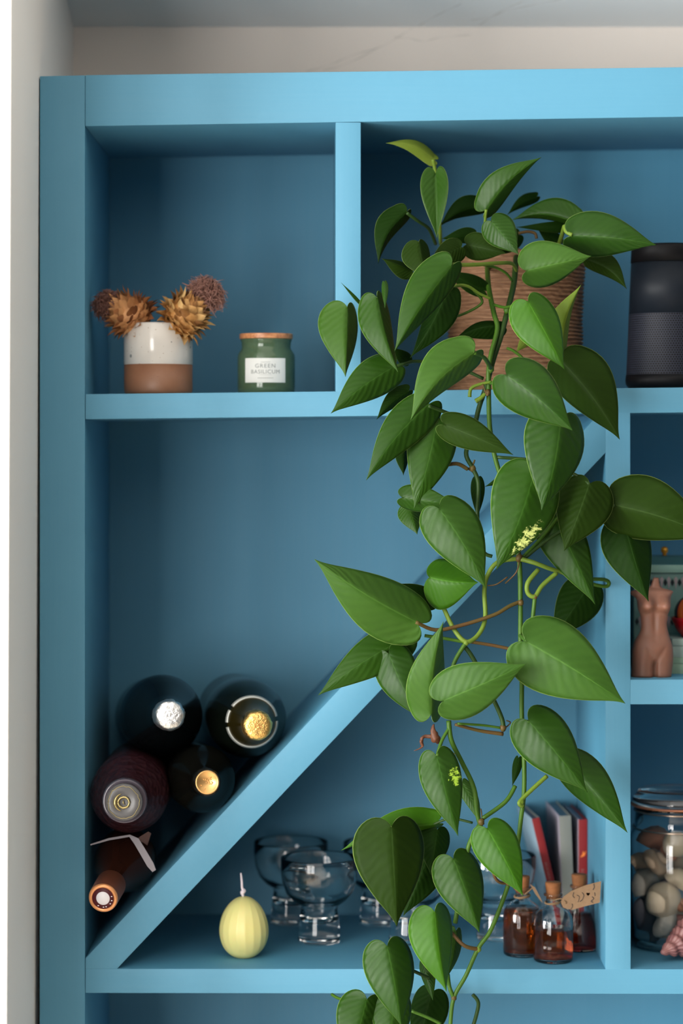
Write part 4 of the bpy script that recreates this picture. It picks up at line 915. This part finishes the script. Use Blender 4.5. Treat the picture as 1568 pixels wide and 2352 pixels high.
# ------------------------------------------------------------------ torso candle
def torso_mesh(bxp, y, zbase, k):
    """k: metres per photo px; rows: (py, left px, right px, depth factor)"""
    rows = [(1558, 1449, 1541, .50), (1540, 1450, 1543, .50), (1520, 1450.5, 1545, .52), (1500, 1451, 1545, .55), (1485, 1454, 1543, .56), (1472, 1459, 1539, .55), (1460, 1467, 1535, .54), (1448, 1471, 1532, .55), (1438, 1472, 1531, .56), (1426, 1471, 1532, .55), (1414, 1469, 1534, .54),
            (1404, 1465, 1537, .52), (1394, 1463, 1539, .50), (1384, 1462, 1539, .47), (1374, 1459, 1540, .42), (1366, 1455, 1543, .36), (1361, 1456, 1541, .34), (1357, 1470, 1531, .36), (1354, 1486, 1521, .42), (1350, 1493, 1516, .6), (1344, 1496, 1514, .8), (1337, 1498, 1513, .9), (1331, 1500, 1512, .9)]
    rows = cat(rows, 3); N = 96; bm = bmesh.new(); R = []
    for py, l, r, dk in rows:
        cx = (l+r)/2; a = (r-l)/2; b = a*dk if py > 1356 else a*dk
        if py > 1356: b = min(b, 27)
        ring = []
        for i in range(N):
            th = 2*PI*i/N; c_, s_ = math.cos(th), math.sin(th)
            e = 0.80
            X = a*math.copysign(abs(c_)**e, c_); Y = b*math.copysign(abs(s_)**e, s_)      # -Y is the front
            gx = cx+X
            if s_ < 0:
                for bx_, by_ in ((1483, 1394), (1526, 1395)):
                    dx, dz = (gx-bx_)/18, (py-by_)/(20 if py < by_ else 12); g = math.exp(-(dx*dx+dz*dz)**1.3); Y -= 27*g*min(1, -s_*1.6)
                Y += 5*math.exp(-((gx-1502-(py-1558)*-0.0)/5)**2)*math.exp(-((py-1425)/28)**2)*(-s_)       # midline
                Y += 3.5*math.exp(-((gx-1501)/2.6)**2-((py-1472)/4)**2)                                  # navel
                Y -= 3*math.exp(-((gx-1500)/22)**2-((py-1492)/18)**2)
                for sgn in (-1, 1):                                                                   # groin creases
                    ln = 1502+sgn*(1526-py)*0.62
                    if py < 1530: Y += 3.2*math.exp(-((gx-ln)/4)**2)*max(0, min(1, (py-1484)/12))*(-s_)
                Y -= 3*math.exp(-((gx-1474)/14)**2-((py-1540)/30)**2)+3*math.exp(-((gx-1527)/14)**2-((py-1540)/30)**2)
            cl = math.exp(-((gx-1501)/4.5)**2)*max(0, min(1, (py-1518)/12))
            Y *= 1-0.85*cl
            if py > 1404 and s_ > 0 and py > 1470: Y += 6*math.exp(-((abs(gx-1500)-22)/16)**2-((py-1505)/24)**2)*s_
            # arm stumps
            if 1356 < py < 1384:
                if c_ < -0.5: X -= 9*math.exp(-((py-1366)/8)**2)*(-c_-0.5)*2
                if c_ > 0.5: X += 3*math.exp(-((py-1362)/4)**2)*(c_-0.5)*2
            ring.append(bm.verts.new((bxp+(cx+X-1500)*k, y+Y*k, zbase+(1558-py)*k)))
        R.append(ring)
    for A, B in zip(R, R[1:]):
        for i in range(N): bm.faces.new((A[i], A[(i+1) % N], B[(i+1) % N], B[i]))
    bm.faces.new(R[0][::-1]); bm.faces.new(R[-1]); return bm
M['skinwax'] = mat('blush_pink_wax', (0.21, 0.092, 0.058), 0.52, Subsurface_Weight=0.3, Subsurface_Scale=0.006)
ty_ = 0.030; torso = mobj('torso_candle', torso_mesh(P(1500, 0, ty_).x, ty_, RZ, S(1, ty_)), M['skinwax'])
tag(torso, 'blush pink wax candle shaped as a headless female torso', 'candle')

# ------------------------------------------------------------------ green tin lantern, red ornament and stacked boxes
M['tin'] = mat('sea_green_tin', (0.10, 0.24, 0.20), 0.45); kk = NT(M['tin']); kk.set('Base Color', kk.mix(kk.noise(70, 4, kk.obj()), (0.075, 0.19, 0.165), (0.17, 0.28, 0.25)))
M['tinpale'] = mat('pale_green_tin', (0.22, 0.38, 0.31), 0.45); M['tinroof'] = mat('dull_teal_tin', (0.06, 0.15, 0.15), 0.5); M['tinpink'] = mat('faded_pink_paint', (0.34, 0.27, 0.28), 0.6); M['hole'] = mat('dark_opening', (0.004, 0.012, 0.014), 0.8); M['amberknob'] = mat('amber_brass_knob', (0.75, 0.30, 0.02), 0.25, Metallic=0.5)
yt = 0.120; kx = lambda px: P(px, 0, yt).x; kz = lambda py: P(0, py, yt).z
lan = thing('tin_lantern', 'sea-green pierced tin lantern with diamond openings and amber knob', 'lantern', (kx(1536), yt+0.03, RZ))
def pbox(name, x0, x1, y0, y1, z0, z1, m, p, bev=0.0008):
    return sharp(mobj(name, box2(x0, x1, y0, y1, z0, z1, bev), M[m], p), 40)
pbox('body', kx(1455), kx(1620), yt, yt+0.07, RZ, kz(1317), 'tin', lan)
pbox('cornice', kx(1449), kx(1626), yt-0.003, yt+0.073, kz(1316), kz(1297), 'tinpale', lan, 0.002)
bm = bmesh.new(); q = [(kx(1456), yt), (kx(1618), yt), (kx(1618), yt+0.07), (kx(1456), yt+0.07)]; q2 = [(kx(1475), yt+0.02), (kx(1598), yt+0.02), (kx(1598), yt+0.05), (kx(1475), yt+0.05)]
A = [bm.verts.new((x, y, kz(1298))) for x, y in q]; B = [bm.verts.new((x, y, kz(1280))) for x, y in q2]
for i in range(4): bm.faces.new((A[i], A[(i+1) % 4], B[(i+1) % 4], B[i]))
bm.faces.new(B); bm.faces.new(A[::-1]); mobj('roof', bm, M['tinroof'], lan, False)
mobj('knob', lathe([(0, 0), (0.003, 0), (0.002, 0.003), (0.0042, 0.006), (0.0035, 0.010), (0, 0.0115)], 20, Matrix.Translation((kx(1536), yt+0.035, kz(1282)))), M['amberknob'], lan)
for row, py0 in enumerate((1338, 1428)):
    for i in range(10):
        cx_ = 1462+16.3*i
        bm = bmesh.new(); pts = [(0, -9), (4.6, 0), (0, 9), (-4.6, 0)]
        f = [bm.verts.new((kx(cx_+a), yt-0.0006, kz(py0+b))) for a, b in pts]; g = [bm.verts.new((v.co.x, yt+0.0005, v.co.z)) for v in f]
        bm.faces.new(f); [bm.faces.new((f[j], g[j], g[(j+1) % 4], f[(j+1) % 4])) for j in range(4)]
        mobj('diamond_opening', bm, M['hole'], lan, False)
        bm = bmesh.new(); pts = [(8.1, -14), (12.5, -8), (8.1, 16), (3.7, -8)]
        f = [bm.verts.new((kx(cx_+a), yt-0.0008, kz(py0+b))) for a, b in pts]; g = [bm.verts.new((v.co.x, yt+0.0005, v.co.z)) for v in f]
        bm.faces.new(f); [bm.faces.new((f[j], g[j], g[(j+1) % 4], f[(j+1) % 4])) for j in range(4)]
        mobj('painted_petal', bm, M['tinpink'], lan, False)
# stacked boxes
M['boxa'] = mat('mint_grey_card', (0.30, 0.40, 0.36), 0.6); M['boxb'] = mat('sage_card', (0.24, 0.37, 0.27), 0.6)
yb = 0.058
g2 = 'stacked pale green boxes beside the torso candle'
def cbox(lab, x0, x1, z0, z1, m, y0=yb):
    t = thing('card_box', lab, 'box', ((x0+x1)/2, y0+0.025, z0), g2)
    hl = (z1-z0)*0.38
    pbox('box_base', x0+0.0006, x1-0.0006, y0+0.0006, y0+0.055, z0, z1-hl, m, t, 0.0006); pbox('lid', x0, x1, y0, y0+0.056, z1-hl+0.0001, z1, m, t, 0.0008)
kxb = lambda px: P(px, 0, yb).x; zmid = P(0, 1510, yb).z; ztop = P(0, 1468, yb).z
cbox('sage green card box at the bottom of the stack', kxb(1541), kxb(1650), RZ, zmid, 'boxb')
cbox('mint grey card box stacked on the sage one', kxb(1543), kxb(1652), zmid, ztop, 'boxa')
# red ornament
M['redlac'] = mat('glossy_red_lacquer', (0.34, 0.004, 0.006), 0.15)
def stripe():
    m = mat('striped_black_and_red_ball', (0.2, 0.01, 0.01), 0.2); k = NT(m); s = k.n('ShaderNodeSeparateXYZ', {0: k.obj()})
    f = k.math('SINE', k.math('MULTIPLY', k.math('ARCTAN2', s.outputs[1], s.outputs[0]), 7.0)); k.set('Base Color', k.ramp(k.math('ADD', k.math('MULTIPLY', f, 0.5), 0.5), [(0.30, (0.008, 0.006, 0.008)), (0.45, (0.30, 0.012, 0.01)), (0.8, (0.45, 0.09, 0.01))])); return m
M['stripe'] = stripe(); yo = yb+0.028; xo = P(1590, 0, yo).x; zo = ztop
orn = thing('red_bowl', 'small glossy red lacquer bowl on the card boxes', 'bowl', (xo, yo, zo)); OM = Matrix.Translation((xo, yo, zo)); rO = S(50, yo)
zr = P(0, 1417, yo).z-zo
mobj('bowl_wall', lathe([(0, 0), (rO*0.5, 0), (rO*0.55, 0.002), (rO*0.78, zr*0.4), (rO*0.95, zr*0.8), (rO, zr), (rO-0.001, zr), (rO*0.9, zr*0.8), (rO*0.5, 0.005), (0, 0.004)], 48, OM), M['redlac'], orn)
rB = S(42, yo); bmx = lathe([(0 if i in (0, 20) else rB*math.sin(PI*i/20), -rB*math.cos(PI*i/20)) for i in range(21)], 48)
ball = mobj('striped_ball', bmx, M['stripe']); ball.location = (xo, yo, zo+0.006+rB); tag(ball, 'black, red and orange striped ball sitting in the red bowl', 'ornament')

# ------------------------------------------------------------------ clip-top jar with shells
gy = 0.120; gx_ = P(1556, 0, gy).x; gR = 0.0530
GZ = lambda py: P(0, py, gy).z-LZ
cj = thing('clip_top_jar', 'clear clip-top glass jar filled with shells and pebbles', 'jar', (gx_, gy, LZ)); GM = Matrix.Translation((gx_, gy, LZ))
h1 = GZ(1915); h2 = GZ(1895); h3 = GZ(1858)
M['jarclear'] = glass_mat('slightly_green_glass', (0.97, 0.985, 0.975))
mobj('glass_body', lathe([(0, 0), (gR*0.86, 0), (gR*0.96, 0.003), (gR, 0.010), (gR, h1*0.90), (gR*0.97, h1), (gR*0.88, h2), (gR*0.86, h3), (gR*0.90, h3+0.002), (gR*0.90, h3+0.004), (gR*0.83, h3+0.004), (gR*0.82, h2), (gR*0.93, h1-0.001), (gR-0.0028, h1*0.88), (gR-0.0028, 0.012), (gR*0.85, 0.004), (0, 0.0035)], 72, GM), M['jarclear'], cj)
hl = h3+0.006; ht_ = GZ(1812)
mobj('glass_lid', lathe([(0, hl), (gR*0.90, hl), (gR*0.93, hl+0.002), (gR*0.92, hl+0.006), (gR*0.80, ht_-0.002), (gR*0.74, ht_), (0, ht_), (0, ht_-0.003), (gR*0.72, ht_-0.003), (gR*0.84, hl+0.003), (0, hl+0.002)][:7]+[(0, ht_)], 72, GM), M['jarclear'], cj)
mobj('rubber_seal', lathe([(gR*0.84, h3+0.0042), (gR*0.95, h3+0.0042), (gR*0.955, h3+0.0052), (gR*0.95, h3+0.0060), (gR*0.84, h3+0.0060), (gR*0.84, h3+0.0042)], 60, GM), mat('orange_rubber_seal', (0.42, 0.16, 0.08), 0.5), cj)
mw = mat('jar_wire', (0.40, 0.32, 0.26), 0.25, Metallic=0.9)
for zz, rr_ in ((h2-0.002, gR*0.915), (h3-0.001, gR*0.885)):
    mobj('wire_clip', tube([(gx_+rr_*math.cos(a*PI/30), gy+rr_*math.sin(a*PI/30), LZ+zz, 0.0011) for a in range(61)], 6), mw, cj)
def shellmat(n, a, b, sc=90, rough=0.5):
    m = mat(n, a, rough); k = NT(m); k.set('Base Color', k.mix(k.noise(sc, 4, k.obj()), a, b)); k.bump(k.noise(sc*3, 3, k.obj()), 0.2, 0.0006); return m
SH = {'cream': shellmat('cream_shell', (0.42, 0.33, 0.225), (0.54, 0.46, 0.34)), 'tan': shellmat('tan_shell', (0.30, 0.20, 0.13), (0.46, 0.35, 0.24)), 'rust': shellmat('rusty_shell', (0.22, 0.07, 0.035), (0.36, 0.16, 0.08)),
      'slate': shellmat('slate_pebble', (0.045, 0.045, 0.06), (0.08, 0.08, 0.10)), 'pink': shellmat('pink_shell', (0.11, 0.035, 0.045), (0.27, 0.12, 0.10)), 'grey': shellmat('grey_shell', (0.26, 0.24, 0.21), (0.40, 0.37, 0.32))}
def fan_mesh():
    bm = bmesh.new(); R_ = []
    for i in range(11):
        t = i/10; row = []
        for j in range(25):
            a = -1.25+2.5*j/24; r = t*(1-0.10*abs(a)**2)*(1+0.015*math.cos(j*2*PI/3)); row.append(bm.verts.new((r*math.sin(a), -0.42*math.sin(PI*min(1, (1-t)*0.5+0.5))*1.0*(1-t*t)**0.5*1.0-0.01*math.cos(j*2*PI/3)*t-0.25*math.sin(PI*t)*math.cos(a), r*math.cos(a)-0.5)))
        R_.append(row)
    for A, B in zip(R_, R_[1:]):
        for j in range(24): bm.faces.new((A[j], A[j+1], B[j+1], B[j]))
    bmesh.ops.remove_doubles(bm, verts=bm.verts, dist=1e-5)
    bmesh.ops.solidify(bm, geom=bm.faces[:], thickness=0.06); return bm
def peb_mesh(seed):
    bm = bmesh.new(); bmesh.ops.create_icosphere(bm, subdivisions=3, radius=0.5)
    for v in bm.verts: v.co *= 1+0.18*noise.noise(v.co*2.2+Vector((seed, 0, 0))); v.co.y *= 0.8
    return bm
def snail_mesh():
    pts = []
    for i in range(60):
        t = i/59; a = t*PI*5.2; r = 0.30*(1-t)**1.1+0.02; pts.append((r*math.cos(a), r*math.sin(a), -0.25+0.62*t, 0.24*(1-t)**0.9+0.02))
    return tube(pts, 12)
kinds = {'fan': fan_mesh(), 'pebble': peb_mesh(1), 'pebble2': peb_mesh(4), 'snail': snail_mesh()}
for k_ in list(kinds):
    bm = kinds[k_]; bmesh.ops.recalc_face_normals(bm, faces=bm.faces[:]); me = bpy.data.meshes.new('seashell'); bm.to_mesh(me); bm.free(); me.shade_smooth(); me.materials.append(SH['cream']); kinds[k_] = me
def shell(kind, px, py, y, size, m, rot, lab, name='seashell', catg='shell', grp='shells inside the clip-top jar'):
    o = bpy.data.objects.new(name, kinds[kind]); COL.objects.link(o); o.location = P(px, py, y); s = S(size, y); o.scale = (s, s, s); o.rotation_euler = rot
    o.material_slots[0].link = 'OBJECT'; o.material_slots[0].material = SH[m]; tag(o, lab, catg, grp); return o
yf = gy-gR+0.014
shell('pebble2', 1523, 2068, yf+0.006, 84, 'cream', (0.1, 0, 0.2), 'large round cream shell at the front of the jar')
shell('snail', 1513, 1980, yf+0.010, 78, 'tan', (0.5, 0.9, 0.3), 'tan snail shell above the large cream shell')
shell('pebble', 1552, 1940, yf+0.012, 62, 'cream', (0.3, 0.5, 0), 'pale domed shell at the top right of the jar')
shell('fan', 1478, 1985, yf+0.030, 52, 'tan', (0.2, 0.6, 0.4), 'tan fan shell standing at the left of the jar')
shell('fan', 1478, 2022, yf+0.020, 58, 'grey', (-0.2, -0.5, 0.7), 'grey open cockle shell left of the cream shell')
shell('fan', 1505, 1925, yf+0.030, 56, 'rust', (0.1, 0.2, 0.3), 'rust brown fan shell topmost in the jar')
p1 = shell('pebble2', 1480, 2102, yf+0.016, 72, 'slate', (0.2, -0.4, 0.3), 'dark slate pebble at the lower left of the jar', 'pebble', 'pebble'); p1.scale = (p1.scale[0]*0.75, p1.scale[1]*0.7, p1.scale[2]*1.25)
shell('fan', 1530, 2118, yf+0.006, 52, 'grey', (0.9, 1.9, 0.2), 'grey shell lying under the large cream shell')
shell('pebble', 1535, 2144, yf+0.010, 30, 'tan', (0.3, 0.5, 1), 'small tan pebble at the bottom of the jar', 'pebble', 'pebble')
shell('pebble2', 1512, 2138, yf+0.014, 26, 'grey', (0.3, 1.5, 1), 'small grey pebble beside the tan one at the jar bottom', 'pebble', 'pebble')
shell('fan', 1562, 2018, yf+0.004, 46, 'cream', (0.1, 0.5, -0.3), 'cream scallop right of the snail shell')
shell('snail', 1566, 2078, yf+0.006, 44, 'rust', (1.0, 0.4, 0.8), 'rusty banded snail shell right of the large cream shell')
shell('pebble', 1560, 2120, yf+0.008, 40, 'pink', (0.4, 0.2, 0.1), 'pinkish round shell near the jar base')
rr = random.Random(9)
kk_ = 0
for lvl in range(6):
    for j in range(7):
        a = 2*PI*j/7+lvl*0.5; rad = 0.030 if j else 0.0; xx, yy = gx_+rad*math.cos(a), gy+0.006+rad*math.sin(a); zz = LZ+0.016+lvl*0.0175
        if yy < gy-0.022 or yy > gy+0.025: continue
        px_ = 740+xx/(K*(DC+yy)/DC); py_ = 1008+(CZ-zz)/(K*(DC+yy)/DC)
        if px_ > 1590: continue
        sk, sc_ = rr.choice(['fan', 'pebble', 'pebble2', 'snail']), rr.choice(['cream', 'tan', 'grey', 'rust', 'pink', 'slate'])
        lw = ('at the jar bottom', 'just above the jar bottom', 'at slate pebble height', 'at mid height of the jar', 'in the upper layer', 'in the topmost layer')[lvl]
        shell(sk, px_, py_, yy, 44, sc_, (rr.uniform(0, 3), rr.uniform(0, 3), rr.uniform(0, 3)), '%s %s %s, tucked %s the front row' % ({'rust': 'rusty', 'slate': 'dark slate'}.get(sc_, sc_), {'fan': 'fan shell', 'pebble': 'round shell', 'pebble2': 'oval shell', 'snail': 'spiral shell'}[sk], lw, 'behind' if yy > gy else 'between'))
# pink shell outside the jar
a_, b_ = P(1517, 2199, 0.030), P(1590, 2160, 0.052)
cl = (b_-a_).length; cpr = [(0, 0)]+[(0.0012+0.019*(i/30)**0.85, cl*i/30) for i in range(1, 31)]+[(0.016, cl*1.12), (0, cl*1.2)]
def spiral(v):
    a = math.atan2(v.co.y, v.co.x); ph = a-v.co.z/cl*PI*9; k = 1+0.13*math.sin(ph)+0.05*math.sin(a*14)+0.06*noise.noise(v.co*200)
    v.co.x *= k; v.co.y *= k
bm = lathe(cpr, 80, frame_to(a_, b_), spiral)
zmin = min(v.co.z for v in bm.verts); bmesh.ops.translate(bm, vec=(0, 0, LZ-zmin+0.0002), verts=bm.verts)
tag(mobj('conch_shell', bm, SH['pink']), 'pink spiral conch shell lying in front of the jar', 'shell')
